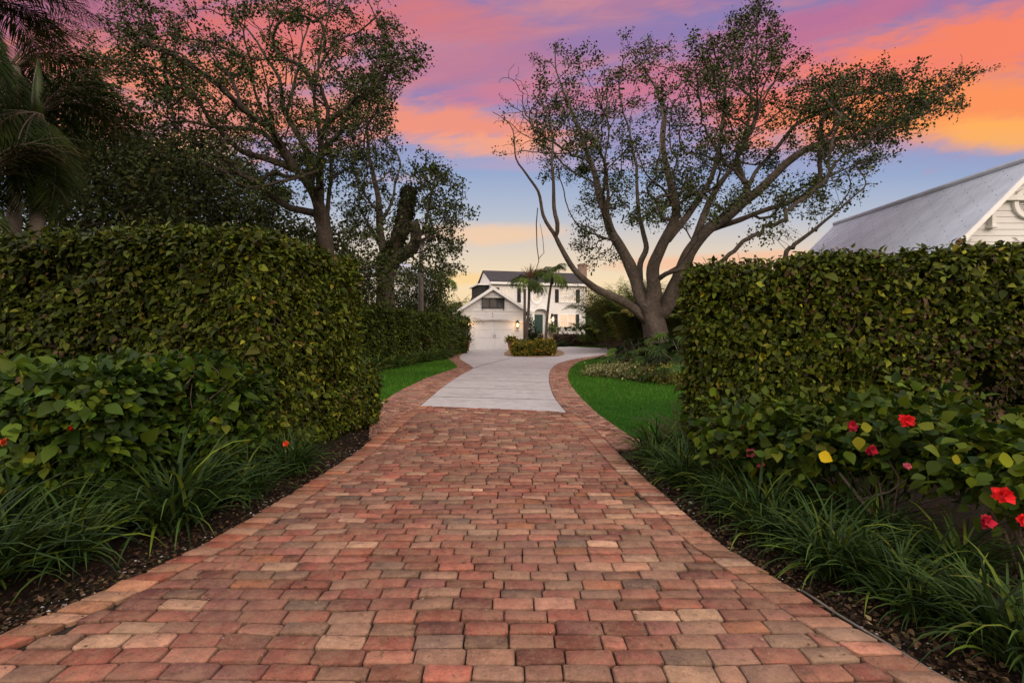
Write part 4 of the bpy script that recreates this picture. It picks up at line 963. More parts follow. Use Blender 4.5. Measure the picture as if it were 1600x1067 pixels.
# --- dark masses of trees at far left
DARK=[(.034,.048,.014,5),(.058,.070,.018,3),(.085,.085,.026,.8)]
def simple_tree(name,label,base,poly,d,th,natt,limbs_px,seed,leaf=.16,per=6,pal=DARK,step=.3,keep=.85,r0=.3,group=None,barkm='bark_dark'):
    limbs=[L3([base]+limbs_px[0],d,d,r0,r0*.35)]+[L3(l,d,d+random.uniform(-th*.6,th*.6),r0*.45,.02) for l in limbs_px[1:]]
    tg,at=clusters(poly,natt//8,11,.5,d,th,seed,-.6,.6,.55); g_=grow(limbs,at,step*.8,2.2,step*1.1,35,seed,.008,2.2,.02,tg)
    t=empty(name,(PT(*base,d)[0],d,0)); tag(t,label,'tree',group); w=wood(g_[0],g_[1],g_[2],g_[3],'trunk',M[barkm],None); c=tree_leaves(g_[0],g_[1],g_[4],g_[3],per,leaf,pal,None,seed,.24,4,None,.98,1.1); reparent([w,c],t); return t
simple_tree('shade_tree','dense dark tree low behind the left hedge, right beside the tall palms',(120,545),[(70,150),(118,120),(165,150),(215,172),(262,210),(262,300),(250,372),(60,372),(60,240)],19,3.0,1100,[[(125,420),(135,340),(130,260),(120,180)],[(133,330),(170,280),(215,220)],[(130,300),(100,240),(85,180)]],41,.14,22,r0=.25)
simple_tree('shade_tree','broad dark tree behind the middle of the left hedge, under the big open tree',(340,545),[(200,255),(280,235),(360,240),(430,290),(470,320),(470,375),(190,375)],24,3.5,1100,[[(335,420),(330,350),(310,300)],[(330,350),(380,320),(430,310)],[(333,370),(270,330),(225,290)]],43,.16,20,r0=.3)
simple_tree('shade_tree','small leafy tree behind the utility pole, hiding part of the pale house',(655,545),[(632,430),(660,415),(690,450),(690,530),(632,530),(628,480)],33,1.8,420,[[(655,500),(656,470),(658,440)]],47,.15,22,r0=.12)
simple_tree('shade_tree','leafy dark tree behind the end of the left hedge, between the two large trunks',(560,548),[(512,385),(535,362),(562,385),(578,440),(585,500),(560,500),(510,450)],22,1.4,420,[[(560,480),(552,430),(540,400)]],45,.14,20,r0=.2)

# ------------------------------------------------------------ palms
PALMC=[(.020,.034,.009,4),(.034,.048,.012,2),(.055,.050,.016,1)]
def palm(name,label,base,top,r,n,Ln,pal,seed,leafl,group=None,pairs=34,trunkm='palm_trunk',bendr=(1.6,3.0),el=(-.1,1.4),boot=False,curve=0,wl=.12,vee=.2,ribr=.02):
    t=empty(name,base); tag(t,label,'palm tree',group); dx=np.array(top)-np.array(base)
    pts=[];R_=[]
    for k in range(9):
        u=k/8; pts.append((dx[0]*u+curve*math.sin(u*pi),dx[1]*u,dx[2]*u)); R_.append(r*(1.25-.25*min(1,u*4))*(1-.25*u))
    MB().tube(pts,R_,12).build('trunk',M[trunkm],t,True)
    if boot:
        p=np.array(pts[-1]); MB().tube([p+np.array([0,0,-.75*boot]),p+np.array([0,0,-.4*boot]),p+np.array([0,0,.05])],[r*.85,r*1.0,r*.5],12).build('crownshaft',M['boot'],t,True)
    fronds_geo(n,Ln,pal,seed,leafl,t,pairs,.12,bendr,el,.03,tuple(dx),vee,wl,'fronds',rr=ribr,matl='leaf_matte'); return t
# tall dark palms at the left frame edge
p1=PT(58,178,12.0); palm('tall_palm','dark tall palm at the left frame edge with a green upright spear above its crown',(p1[0],12.0,0),tuple(p1),.17,46,2.7,PALMC,3,.62,'tall palms at the left edge',pairs=44,bendr=(1.5,3.0),el=(-.9,1.2),wl=.05,vee=.25)
sp1=bpy.context.scene.collection.objects[-1]
root=[o for o in C.objects if o.name.startswith('tall_palm')][-1]
q=PT(60,178,12.0)-np.array([p1[0],12.0,0]); q2=PT(60,92,12.0)-np.array([p1[0],12.0,0])
MB().tube([q,q*.75+q2*.25,q*.4+q2*.6,q2],[.11,.13,.09,.015],10).build('spear',M['boot'],root,True)
p2=PT(-45,10,10.5); palm('tall_palm','nearest tall palm leaving the frame at the top left corner',(p2[0],10.5,0),tuple(p2),.18,46,2.5,PALMC,4,.58,'tall palms at the left edge',pairs=44,bendr=(1.3,2.8),el=(-1.0,1.3),wl=.05,vee=.25)
p3=PT(-35,290,10.4); palm('tall_palm','lowest tall palm at the left frame edge, drooping over the left hedge',(p3[0],11,0),tuple(p3),.17,52,2.1,PALMC,6,.55,'tall palms at the left edge',pairs=40,bendr=(1.3,2.8),el=(-1.0,1.3),wl=.055,vee=.25)
p4=PT(22,105,13); palm('tall_palm','tall palm between the corner palm and the one with the green spear',(p4[0],13,0),tuple(p4),.17,48,2.6,PALMC,9,.58,'tall palms at the left edge',pairs=42,bendr=(1.5,3.0),el=(-1.0,1.3),wl=.05,vee=.25)
# two slender palms in the island
PG=[(.060,.095,.018,4),(.095,.13,.025,2),(.034,.052,.012,2)]
a1=PT(827,452,36.5); b1=(PT(818,540,36.5)[0],36.5,0)
palm('slender_palm','slender palm with dead brown stalks in its crown, before the front door',b1,tuple(a1+np.array([.0,0,.6])),.12,20,1.85,PG,14,.52,'palms before the front door',pairs=34,bendr=(1.9,3.2),el=(-.2,1.35),boot=1,curve=.12,wl=.12,vee=0,ribr=.015)
rt=[o for o in C.objects if o.name.startswith('slender_palm')][-1]; m=MB()
cpt=np.array([a1[0]-b1[0],0,a1[2]+.75])
for i in range(60):
    a=random.uniform(0,2*pi); e=random.uniform(.7,1.5); L_=random.uniform(.6,1.25); d=np.array([cos(a)*cos(e)+.12,sin(a)*cos(e),sin(e)]); m.tube([cpt,cpt+d*L_*.5,cpt+d*L_+np.array([0,0,-.12])],[.022,.016,.006],4)
m.build('dead_stalks',M['brown_spathe'],rt)
m=MB(); q1=PT(820,535,36.3)-np.array(b1); q2=PT(823,490,36.3)-np.array(b1); q3=PT(822,452,36.3)-np.array(b1)
m.tube([(q1[0],-.4,0),(q2[0]-.15,-.4,q2[2]),(q3[0]-.1,-.3,q3[2])],[.13,.10,.09],10).build('second_trunk',M['palm_trunk'],rt,True)
a2=PT(862,440,39); b2=(PT(852,535,39)[0],39,0)
palm('slender_palm','slender green palm right of the two before the front door, leaning to the right',b2,tuple(a2+np.array([.05,0,.5])),.115,22,1.95,PG,16,.52,'palms before the front door',pairs=36,bendr=(1.9,3.2),el=(-.2,1.45),boot=1,curve=-.1,wl=.12,vee=0,ribr=.015)
a3=PT(688,436,48); palm('distant_palm','distant small palm silhouetted against the pale sky left of the garage',(a3[0],48,0),tuple(a3),.16,15,2.2,PG,18,.7,pairs=26,bendr=(2.0,3.0),el=(.1,1.2),wl=.16)

# areca and clumping palms: bushes of arching fronds
ARE=[(.065,.092,.014,4),(.11,.125,.020,2),(.034,.048,.010,3),(.15,.125,.025,.5)]
def clump_palm(label,x,y,h,n,seed,group=None,spread=.5,leafl=.55,pal=ARE):
    t=empty('clumping_palm',(x,y,0)); tag(t,label,'palm clump',group)
    fronds_geo(int(n*1.7),h*1.15,pal,seed,leafl*1.25,t,34,.16,(1.0,2.3),(1.08,1.54),spread,(0,0,0),.05,.17,'fronds',rr=.018,matl='leaf_matte'); return t
gR='clumping palms behind the spreading tree'
for i,(px,py,d,lab) in enumerate([(972,455,46,'clumping palm just right of the white house, left of the spreading trunk'),(985,425,40,'tallest clumping palm, rising left of the spreading trunk'),
      (1000,432,42,'clumping palm directly behind the spreading trunk'),(1040,428,40,'clumping palm showing between the right limbs of the spreading tree'),(1075,432,36,'clumping palm between the spreading tree and the right hedge'),
      (948,490,53,'low clumping palm at the corner of the white house')]):
    z=PT(px,py,d)[2]; clump_palm(lab,PT(px,py,d)[0],d,z*.98,70,60+i,gR,.9)
gL='clumping palms left of the garage'
for i,(px,py,d,lab) in enumerate([(735,452,54,'yellowish clumping palm directly behind the garage roof slope'),(712,462,52,'clumping palm left of the garage roof, next to the yellowish one'),(692,474,50,'clumping palm under the small distant palm'),
      (668,470,46,'clumping palm right of the utility pole'),(648,455,38,'clumping palm left of the utility pole')]):
    z=PT(px,py,d)[2]; clump_palm(lab,PT(px,py,d)[0],d,z*.98,60,80+i,gL,.8)
# woodland strip far behind, closing the horizon
P=[];n=26000
P=np.stack([RNG.uniform(-110,130,n),RNG.uniform(74,98,n),RNG.uniform(0,1,n)],1)
P[:,2]=P[:,2]**.7*(4.8+1.3*wave(P*np.array([1,.3,0]),.22,3))*(1+.0*P[:,0])
lv=leaves(P,RNG.normal(0,1,(n,3)),RNG.normal(0,.6,(n,3))+[0,-.6,.6],RNG.uniform(.8,1.7,n),palette(n,[(.020,.030,.010,4),(.034,.044,.014,2),(.012,.018,.008,3)],.3),False,1.6)
o=mesh_np('distant_woodland',lv[0],lv[1],M['leaf_matte'],lv[2]); tag(o,'dark line of far trees along the horizon behind the houses','woodland',kind='stuff')

# ------------------------------------------------------------ broad-leaved understorey round the spreading tree
PHI=[(.030,.058,.012,4),(.052,.088,.015,2),(.014,.026,.008,3)]
def philo(label,x,y,h,n,seed,pal=PHI,ll=.42,group='split-leaf plants under the spreading tree',name='split_leaf_plant'):
    t=empty(name,(x,y,0)); tag(t,label,'plant',group); r=np.random.default_rng(seed); P=[];T=[];Nn=[];S=[];Ci=[];m=MB()
    for i in range(n):
        a=2*pi*i*.382+r.uniform(-.3,.3); e=r.uniform(.25,1.35); L_=h*r.uniform(.6,1.0); tip=np.array([cos(a)*cos(e)*L_*1.1,sin(a)*cos(e)*L_*1.1,sin(e)*L_])
        m.tube([(0,0,0),tip*.5+np.array([0,0,.12*h]),tip],[.02,.015,.01],5)
        out=nrm(np.array([[cos(a),sin(a),-.45]]))[0]; side=np.array([-sin(a),cos(a),0]); up=np.cross(side,out); up=-up if up[2]<0 else up
        for k in range(15):
            th_=(k/14-.5)*pi*1.45; d=out*cos(th_)+side*sin(th_)
            P.append(tip+out*.03); T.append(d+np.array([0,0,-.15])+r.normal(0,.05,3)); Nn.append(up+r.normal(0,.1,3)); S.append(ll*(1-.30*abs(th_)/1.7)*r.uniform(.85,1.1)); Ci.append(i)
    c=palette(n,pal,.25)[np.array(Ci)]; lv=leaves(np.array(P),np.array(T),np.array(Nn),np.array(S),c,True,.30); mesh_np('leaves',lv[0],lv[1],M['leaf'],lv[2],t); m.build('stalks',M['twig'],t,True); return t
pl=[((985,548),21.0,1.1,'split-leaf plant left of the spreading trunk'),((1000,530),19.5,1.5,'tall split-leaf plant just left of the trunk base'),((1030,540),18.5,1.6,'split-leaf plant in front of the trunk base'),
    ((1062,530),17.5,1.9,'tallest split-leaf plant, between the trunk and the right hedge'),((1010,570),17.2,1.1,'low split-leaf plant in front, above the pale ground cover'),((1048,570),16.0,1.15,'split-leaf plant with a yellowish centre by the right hedge'),((1075,560),15.2,1.5,'split-leaf plant touching the right hedge'),
    ((1095,530),18.0,2.0,'tall split-leaf plant mostly behind the right hedge end')]
for i,((px,py),d,h,lab) in enumerate(pl): philo(lab,(px-800)/800*d,d,h,26,90+i)
philo('bright green low fan-leaved plant at the left tip of the tree bed',(962-800)/800*24,24,.85,22,120,[(.11,.17,.025,2),(.08,.14,.02,2)],.36,None,'fan_leaved_plant')
VAR=[(.26,.25,.11,4),(.16,.17,.065,3),(.36,.33,.17,1.5),(.08,.095,.03,2)]
vs_=[((950,586),17.6,.85,.34,'pale variegated mound at the left end of the tree bed'),((980,590),17.0,.85,.42,'pale variegated mound next to the left end one'),((1012,594),16.2,.85,.40,'variegated mound in the middle of the tree bed edge'),
     ((1042,598),15.6,.80,.42,'yellowish variegated mound near the right hedge'),((1070,602),14.9,.8,.42,'yellowish variegated mound touching the right hedge')]
for i,((px,py),d,R_,h,lab) in enumerate(vs_):
    t=empty('variegated_shrub',(0,0,0)); tag(t,lab,'shrub','variegated mounds edging the tree bed'); x=(px-800)/800*d
    lv=blob_leaves((x,d,.12),(R_,.6,h),2600,.085,VAR if i<3 else [(.22,.22,.05,4),(.14,.15,.04,3),(.30,.28,.08,1)],False,.45,0,130+i,1.0,.15); mesh_np('foliage',*lv[:2],M['leaf_matte'],lv[2],t); stems((x,d,.1),(R_,.5,h),10,(x,d),.008,i).build('stems',M['twig'],t)
# planting in front of the far left hedge
BRD=[(.040,.070,.014,4),(.070,.100,.018,2),(.10,.12,.022,1)]
for i in range(12):
    y=17.6+i*1.15; x=hx(y)+.42+.10*(i%2)
    Vv,F,Cc=make_turf(90,1.0,300+i,BRD,.028); o=mesh_np('strappy_plant',Vv,F,M['blade'],Cc); o.location=(x,y,0); o.rotation_euler=(0,0,i); 
    tag(o,ORD[i]+' strappy border plant below the boundary hedge, counting from the camera end','plant','strappy plants below the boundary hedge')
for i,(x,y,R_,h,lab) in enumerate([(-4.35,31.8,.8,.75,'reddish leafy shrub left of the garage drive, nearer one'),(-4.6,34.4,.9,.9,'reddish leafy shrub left of the garage drive, middle one'),(-4.55,37.5,.9,1.05,'reddish leafy shrub beside the garage pot')]):
    t=empty('reddish_shrub',(0,0,0)); tag(t,lab,'shrub','reddish shrubs by the garage drive'); lv=blob_leaves((x,y,.3),(R_,.8,h),2000,.11,[(.060,.052,.022,3),(.10,.060,.035,2),(.04,.05,.015,3)],False,.5,0,150+i); mesh_np('foliage',*lv[:2],M['leaf_matte'],lv[2],t)
    stems((x,y,.3),(R_,.7,h),9,(x,y),.01,i).build('stems',M['twig'],t)
# island croton hedge
CRO=[(.16,.18,.022,3),(.30,.22,.025,2.8),(.42,.20,.025,1.4),(.065,.095,.016,4),(.03,.045,.008,2.5)]
bI=(1.38,33.6,0,2.75,1.5,1.05,rad(-4)); bI2=(.75,32.9,0,1.5,1.1,.95,rad(-10))
finish_hedge('croton_hedge','low clipped hedge of orange and green leaves in the island before the garage',[bI+(.2,),bI2+(.2,)],
   [hedge_box(*bI,r=.35,dens=1100,leaf=.10,pal=CRO,fine=False,seed=41,hole=.3),hedge_box(*bI2,r=.35,dens=1100,leaf=.10,pal=CRO,fine=False,seed=42,hole=.3)])
# foundation planting before the white house
for i,(px,d,w_,h,pal,lab) in enumerate([(886,56.0,4.8,1.25,[(.075,.040,.030,4),(.055,.035,.022,3),(.035,.035,.015,1)],'brownish red hedge under the lower right windows'),(872,54.6,1.9,.62,[(.030,.045,.014,3),(.018,.026,.008,2)],'small dark green shrub in front of the brownish hedge')]):
    b=((px-800)/800*d+(1.0 if i==0 else 0),d+(.6 if i==0 else 0),0,w_,1.0,h,rad(13)); finish_hedge('foundation_hedge' if i==0 else 'clipped_shrub',lab,[b+(.2,)],[hedge_box(*b,r=.3,dens=330,leaf=.17,pal=pal,fine=False,seed=50+i)],cat_='hedge' if i==0 else 'shrub')

# ------------------------------------------------------------ the white house
th=rad(15); H0=(-2.35,57.0)
house=empty('white_house',(H0[0],H0[1],0),th); tag(house,'two-storey white clapboard house with black shutters and a green front door','house')
c_,s_=cos(th),sin(th)
def HL(px,py):
    r=(px-800)/800; L_=(r*H0[1]-H0[0])/(c_-r*s_); return L_, CAMH+(520-py)/800*(H0[1]+s_*L_)
W_=HL(914,447)[0]; EZ=HL(767,443)[1]
def clap(mb,x0,x1,z0,z1,y,step,lap=.045,top=None):
    """overlapping boards on a front wall; top(z)->(xa,xb) trims for gables"""
    z=z0
    while z<z1-.001:
        z2=min(z+step,z1); a0,b0=(x0,x1) if not top else top(z); a1,b1=(x0,x1) if not top else top(z2)
        mb.add([(a0,y-lap,z),(b0,y-lap,z),(b1,y-.004,z2),(a1,y-.004,z2),(a0,y,z),(b0,y,z)],[(0,1,2,3),(0,4,5,1)]); z=z2
m=MB(); m.box(0,W_,0,8,0,EZ); m.build('wall',M['white'],house)
m=MB(); clap(m,.12,W_-.12,.9,EZ-.02,-.004,.21); m.build('clapboards',M['white'],house)
m=MB(); m.box(-.02,.12,-.05,.0,0,EZ); m.box(W_-.12,W_+.02,-.05,.0,0,EZ); m.box(.12,W_-.12,-.06,-.004,.55,.9); m.build('corner_boards',M['white_trim'],house)
# roof: ridge along the front
RZ=HL(771,421)[1]+.35; ov=.45
m=MB(); m.prism_x([(-ov,EZ+.22),(4,RZ),(8+ov,EZ+.22),(8+ov,EZ+.1),(4,RZ-.14),(-ov,EZ+.1)],-.1,W_+.1); roof=m.build('roof',M['shingle'],house)
m=MB(); m.box(-.15,W_+.15,-ov-.05,-ov+.06,EZ-.08,EZ+.16); m.box(-.12,W_+.12,-ov+.06,-.004,EZ-.03,EZ+.02); m.build('eave_trim',M['white_trim'],house)
for xa_ in (.02,W_-.1): MB().prism_x([(0,EZ),(4,RZ-.15),(8,EZ)],xa_,xa_+.08).build('gable',M['white'],house)
cx0=HL(908.5,430)[0]+1.25; m=MB(); m.box(cx0,cx0+.82,3.2,4.2,EZ-.5,10.05); m.box(cx0-.05,cx0+.87,3.15,4.25,9.85,10.05); m.build('chimney',M['chimney_brick'],roof)
# left wing
m=MB(); m.box(-1.05,-.02,1.0,6,0,EZ-.12); m.build('side_wing_wall',M['shutter'],house)
m=MB(); m.box(-1.35,-.0,.7,6.2,EZ-.12,EZ+.02); m.build('side_wing_roof',M['white_trim'],house)
def window(x0,x1,z0,z1,pane,par,y=-.04,ns=2,name='window'):
    f=MB(); t_=.09; gap=.16
    f.box(x0-t_,x1+t_,y-.05,y,z1,z1+t_*1.3); f.box(x0-t_*1.4,x1+t_*1.4,y-.09,y,z0-t_,z0)
    f.box(x0-t_,x0,y-.05,y,z0,z1); f.box(x1,x1+t_,y-.05,y,z0,z1)
    w=(x1-x0-gap*(ns-1))/ns; zm=(z0+z1)/2
    for k in range(ns):
        a=x0+k*(w+gap); 
        if k<ns-1: f.box(a+w,a+w+gap,y-.045,y,z0,z1)
        f.box(a,a+w,y-.035,y-.002,zm-.03,zm+.03); f.box(a+w/2-.015,a+w/2+.015,y-.03,y-.002,z0,zm-.03); f.box(a+w/2-.015,a+w/2+.015,y-.03,y-.002,zm+.03,z1)
    fo=f.build(name,M['white_trim'],par)
    p=MB()
    for k in range(ns): a=x0+k*(w+gap); p.add([(a,y-.012,z0),(a+w,y-.012,z0),(a+w,y-.012,z1),(a,y-.012,z1)],[(0,1,2,3)])
    p.build('pane',M[pane],fo); return fo
def shutter(x0,x1,z0,z1,par,y=-.04):
    m=MB(); fr=.06; m.box(x0,x0+fr,y-.05,y,z0,z1); m.box(x1-fr,x1,y-.05,y,z0,z1); zm=(z0+z1)/2
    for a,b in ((z0,z0+fr),(zm-fr/2,zm+fr/2),(z1-fr,z1)): m.box(x0+fr,x1-fr,y-.05,y,a,b)
    z=z0+fr
    while z<z1-fr: m.prism_x([(y-.04,z),(y-.01,z+.05),(y-.004,z+.05),(y-.02,z)],x0+fr,x1-fr); z+=.06
    return m.build('shutter',M['shutter'],par)
def zp(px,py): return HL(px,py)
for (xa,xb,ya,yb,sh,pane) in [(874.5,898,453.5,472,((867,872.5),(899.5,905.5)),'pane_pale'),(875,898.5,492,511,((865.5,871),(898.8,904.6)),'pane_warm'),(781,801,451,471,((775,780),(808,813.5)),'pane_pale')]:
    x0,x1=HL(xa,ya)[0],HL(xb,ya)[0]; zt=HL((xa+xb)/2,ya)[1]; zb=HL((xa+xb)/2,yb)[1]; window(x0,x1,zb,zt,pane,house)
    for a,b in sh:
        u0,u1=HL(a,ya)[0],HL(b,ya)[0]; shutter(u0,u1,zb-.08,zt+.08,house)
# round window over the door
rx,rz_=HL(838,466); 
def ringm(cx,cz,r0,r1,y0,y1,n=32):
    m=MB(); vs2=[];fs2=[]
    for i in range(n):
        a=2*pi*i/n
        for r_,y_ in ((r1,y0),(r0,y0),(r0,y1),(r1,y1)): vs2.append((cx+r_*cos(a),y_,cz+r_*sin(a)))
    for i in range(n):
        j=(i+1)%n
        for q_ in range(4): fs2.append((i*4+q_,i*4+(q_+1)%4,j*4+(q_+1)%4,j*4+q_))
    return m.add(vs2,fs2)
def disc(cx,cz,r,y,n=32): m=MB(); return m.add([(cx+r*cos(2*pi*i/n),y,cz+r*sin(2*pi*i/n)) for i in range(n)],[tuple(range(n))])
rw=ringm(rx,rz_,.42,.66,-.12,-.02).build('window',M['white_trim'],house); disc(rx,rz_,.43,-.05).build('pane',M['pane_pale'],rw)
# entrance: arched hood, recess, door, pilasters, steps
dx0,dz0=HL(832,520); dx1,_=HL(852.5,520); zc=HL(842,483)[1]; dm=(dx0+dx1)/2; hw=(dx1-dx0)/2; zs=zc-hw*.55; FZ=HL(842,521.5)[1]
def arch_pts(cx,hw_,zs_,zt,n=14): return [(cx+hw_*cos(pi*i/n), zs_+(zt-zs_)*sin(pi*i/n)) for i in range(n+1)]
inner=arch_pts(dm,hw,zs,zc); outer=[(dm+hw+.42,zs-.1),(dm+hw+.42,zs+.22),(dm,zc+.72),(dm-hw-.42,zs+.22),(dm-hw-.42,zs-.1)]
m=MB(); 
# hood as strips between arch and pediment outline
def on_outer(t):
    segs=[((dm+hw+.42,zs-.02),(dm,zc+.62)),((dm,zc+.62),(dm-hw-.42,zs-.02))]
    if t<.5: a,b=segs[0];u=t*2
    else: a,b=segs[1];u=t*2-1
    return (a[0]+(b[0]-a[0])*u,a[1]+(b[1]-a[1])*u)
k=len(inner)
for i in range(k-1):
    a,b=inner[i],inner[i+1]; c,d=on_outer(i/(k-1)),on_outer((i+1)/(k-1)); c=(c[0],max(c[1],a[1]+.1)); d=(d[0],max(d[1],b[1]+.1))
    m.prism_y([a,c,d,b],-.75,-.06)
hood=m.build('entry_hood',M['white_trim'],house)
for xa_ in (dm-hw-.22,dm+hw): MB().box(xa_,xa_+.22,-.70,-.06,FZ,zs).build('pilaster',M['white_trim'],house)
m=MB(); m.prism_y([(dm-hw,FZ)]+[(dm+hw,FZ)]+inner,-.058,-.05); m.build('entry_recess',M['white'],house)
gx0,gx1=HL(835,500)[0],HL(847.5,500)[0]; gz1=HL(841,491.5)[1]
m=MB(); m.box(gx0,gx1,-.12,-.06,FZ,gz1)
for a in range(2):
    for (za,zb) in ((.25,.9),(1.05,1.9)): m.box(gx0+.1+a*(gx1-gx0-.1)/2,gx0+(a+1)*(gx1-gx0-.1)/2,-.135,-.12,FZ+za,FZ+zb)
dd_=m.build('front_door',M['green_door'],house); MB().tube([(gx1-.1,-.16,FZ+1.0),(gx1-.1,-.2,FZ+1.05),(gx1-.1,-.16,FZ+1.1)],.02,6).build('handle',M['iron'],dd_)
m=MB()
for k in range(4): m.box(dm-hw-.3-.05*k,dm+hw+.5+.05*k,-1.1-.35*k,(-.76 if k==0 else -1.1-.35*(k-1)),0,FZ-.02-(FZ/4.3)*k)
m.box(dm-hw-.3,dm+hw+.5,-.76,-.06,0,FZ-.004); m.build('entry_steps',M['step'],house)
# window box full of white flowering plants
wx0,wz0=HL(872,521); wx1=HL(903,521)[0]
m=MB(); m.box(wx0,wx1,-.42,-.08,wz0-.05,wz0+.28); wb=m.build('window_box',M['white_trim'],house)
n=700; P=np.stack([RNG.uniform(wx0,wx1,n),RNG.uniform(-.45,-.05,n),wz0+.28+RNG.uniform(0,.42,n)],1); lv=leaves(P,RNG.normal(0,.6,(n,3))+[0,-.2,.2],RNG.normal(0,.4,(n,3))+[0,-.6,.6],RNG.uniform(.12,.22,n),palette(n,[(.02,.03,.012,3),(.03,.045,.014,2)],.2),False); mesh_np('foliage',lv[0],lv[1],M['leaf_matte'],lv[2],wb)
n=260; P=np.stack([RNG.uniform(wx0,wx1,n),RNG.uniform(-.55,-.40,n),wz0+.12+RNG.uniform(0,.5,n)],1); P=P[np.sin(P[:,0]*7)+RNG.normal(0,.5,n)>0]; n=len(P); lv=leaves(P,RNG.normal(0,.7,(n,3)),RNG.normal(0,.2,(n,3))+[0,-1,.2],RNG.uniform(.10,.17,n),np.tile([.68,.66,.64],(n,1)),False,1.8); mesh_np('blossoms',lv[0],lv[1],M['leaf_matte'],lv[2],wb)
def lantern(label,loc,rz,s,group,energy):
    t=empty('wall_lantern',loc,rz); tag(t,label,'lantern',group); t.scale=(s,s,s)
    m=MB(); m.lathe([(.02,.30),(.05,.27),(.13,.20),(.135,.19)],0,-.20,8); m.lathe([(.04,-.24),(.085,-.17),(.09,-.16)],0,-.20,8)
    for k in range(6):
        a=2*pi*k/6; m.tube([(.085*cos(a),-.20+.085*sin(a),-.16),(.128*cos(a),-.20+.128*sin(a),.19)],.008,4)
    m.tube([(0,0,.24),(0,-.1,.34),(0,-.2,.30)],.014,6); m.box(-.05,.05,-.02,.005,.08,.34); m.build('frame',M['black_metal'],t)
    MB().lathe([(.02,-.12),(.05,-.06),(.055,.04),(.02,.12)],0,-.20,10).build('bulb',M['lamp_glow'],t,True)
    l=bpy.data.lights.new('lantern_light','POINT'); l.energy=energy; l.color=(1,.62,.32); l.shadow_soft_size=.12; lo=bpy.data.objects.new('lantern_light',l); C.objects.link(lo); lo.parent=t; lo.location=(0,-.42,.0)
    return t
def H2W(L_,y,z): return (H0[0]+c_*L_-s_*y, H0[1]+s_*L_+c_*y, z)
lx,lz=HL(862,499); lantern('tall lit lantern on the white house wall right of the front door',H2W(lx,-.05,lz),th,1.9,'lit wall lanterns',26)
def pot(label,x,y,z,s,m_,plant,seed,pal):
    t=empty('potted_plant',(x,y,z)); tag(t,label,'potted plant','potted plants'); m=MB(); m.lathe([(.16*s,0),(.20*s,.02*s),(.27*s,.42*s),(.33*s,.62*s),(.36*s,.63*s),(.36*s,.72*s),(.30*s,.72*s),(.28*s,.62*s)],0,0,20).build('pot',M[m_],t,True)
    lv=blob_leaves((0,0,.85*s),(.42*s,.42*s,.45*s*plant),500,.16*s,pal,False,.8,.2,seed); mesh_np('foliage',*lv[:2],M['leaf_matte'],lv[2],t); return t
q=H2W(HL(859,525)[0],-1.0,0); pot('stone urn with a bushy green plant right of the front steps',q[0],q[1],HL(859,527)[1]-.55,1.5,'stone_pot',1.3,1,PG)

# ------------------------------------------------------------ the garage
gt=rad(6); G0=(-4.42,44.1); gc_,gs_=cos(gt),sin(gt)
gar=empty('garage',(G0[0],G0[1],0),gt); tag(gar,'white gabled garage with a panelled double door under a shallow arch','garage')
def GL(px,py):
    r=(px-800)/800; L_=(r*G0[1]-G0[0])/(gc_-r*gs_); return L_, CAMH+(520-py)/800*(G0[1]+gs_*L_)
GW=GL(820,500)[0]; AZ=GL(770,449)[1]; ax_=GL(770,449)[0]; le=GL(708,490); re_=GL(830,491.5)
slope=(AZ-le[1])/(ax_-le[0]); gz=lambda x: AZ-.18-abs(x-ax_)*slope
EG=gz(0)
m=MB(); m.prism_y([(0,0),(GW,0),(GW,gz(GW)),(ax_,AZ-.2),(0,gz(0))],.0,6.5); m.build('wall',M['white'],gar)
# siding each side of the door, lower zone
d0,d1=GL(744,530)[0],GL(800.5,530)[0]; zh=GL(770,499.5)[1]
m=MB(); clap(m,.0,d0-.12,0.02,zh,-.004,.24); m.build('siding',M['white'],gar); m=MB(); clap(m,d1+.12,GW,.02,zh,-.004,.24); m.build('siding',M['white'],gar)
for xa_ in (d0-.12,d1): MB().box(xa_,xa_+.12,-.06,-.002,.0,zh+.05).build('door_jamb',M['white_trim'],gar)
for xa_ in (-.03,GW-.09): MB().box(xa_,xa_+.12,-.05,-.005,0,zh).build('corner_board',M['white_trim'],gar)
# door of two leaves with panel grooves
m=MB(); mid=(d0+d1)/2; lw=(d1-d0)/2
for a,b in ((d0,mid-.012),(mid+.012,d1)):
    for za,zb in ((.02,1.02),(1.045,1.75),(1.775,zh+.05)):
        m.box(a,b,-.045,-.003,za,zb); 
        for k in range(2):
            w=(b-a)/2; m.box(a+k*w+.10,a+(k+1)*w-.10,-.056,-.045,za+.12,zb-.12) if zb<1.2 else None
gd=m.build('garage_door',M['door_white'],gar,bevel=.008)
m=MB(); 
for x in (mid-.09,mid+.09): m.tube([(x,-.05,1.08),(x,-.12,1.12),(x,-.12,1.30),(x,-.05,1.34)],.016,6)
m.build('handles',M['iron'],gd)
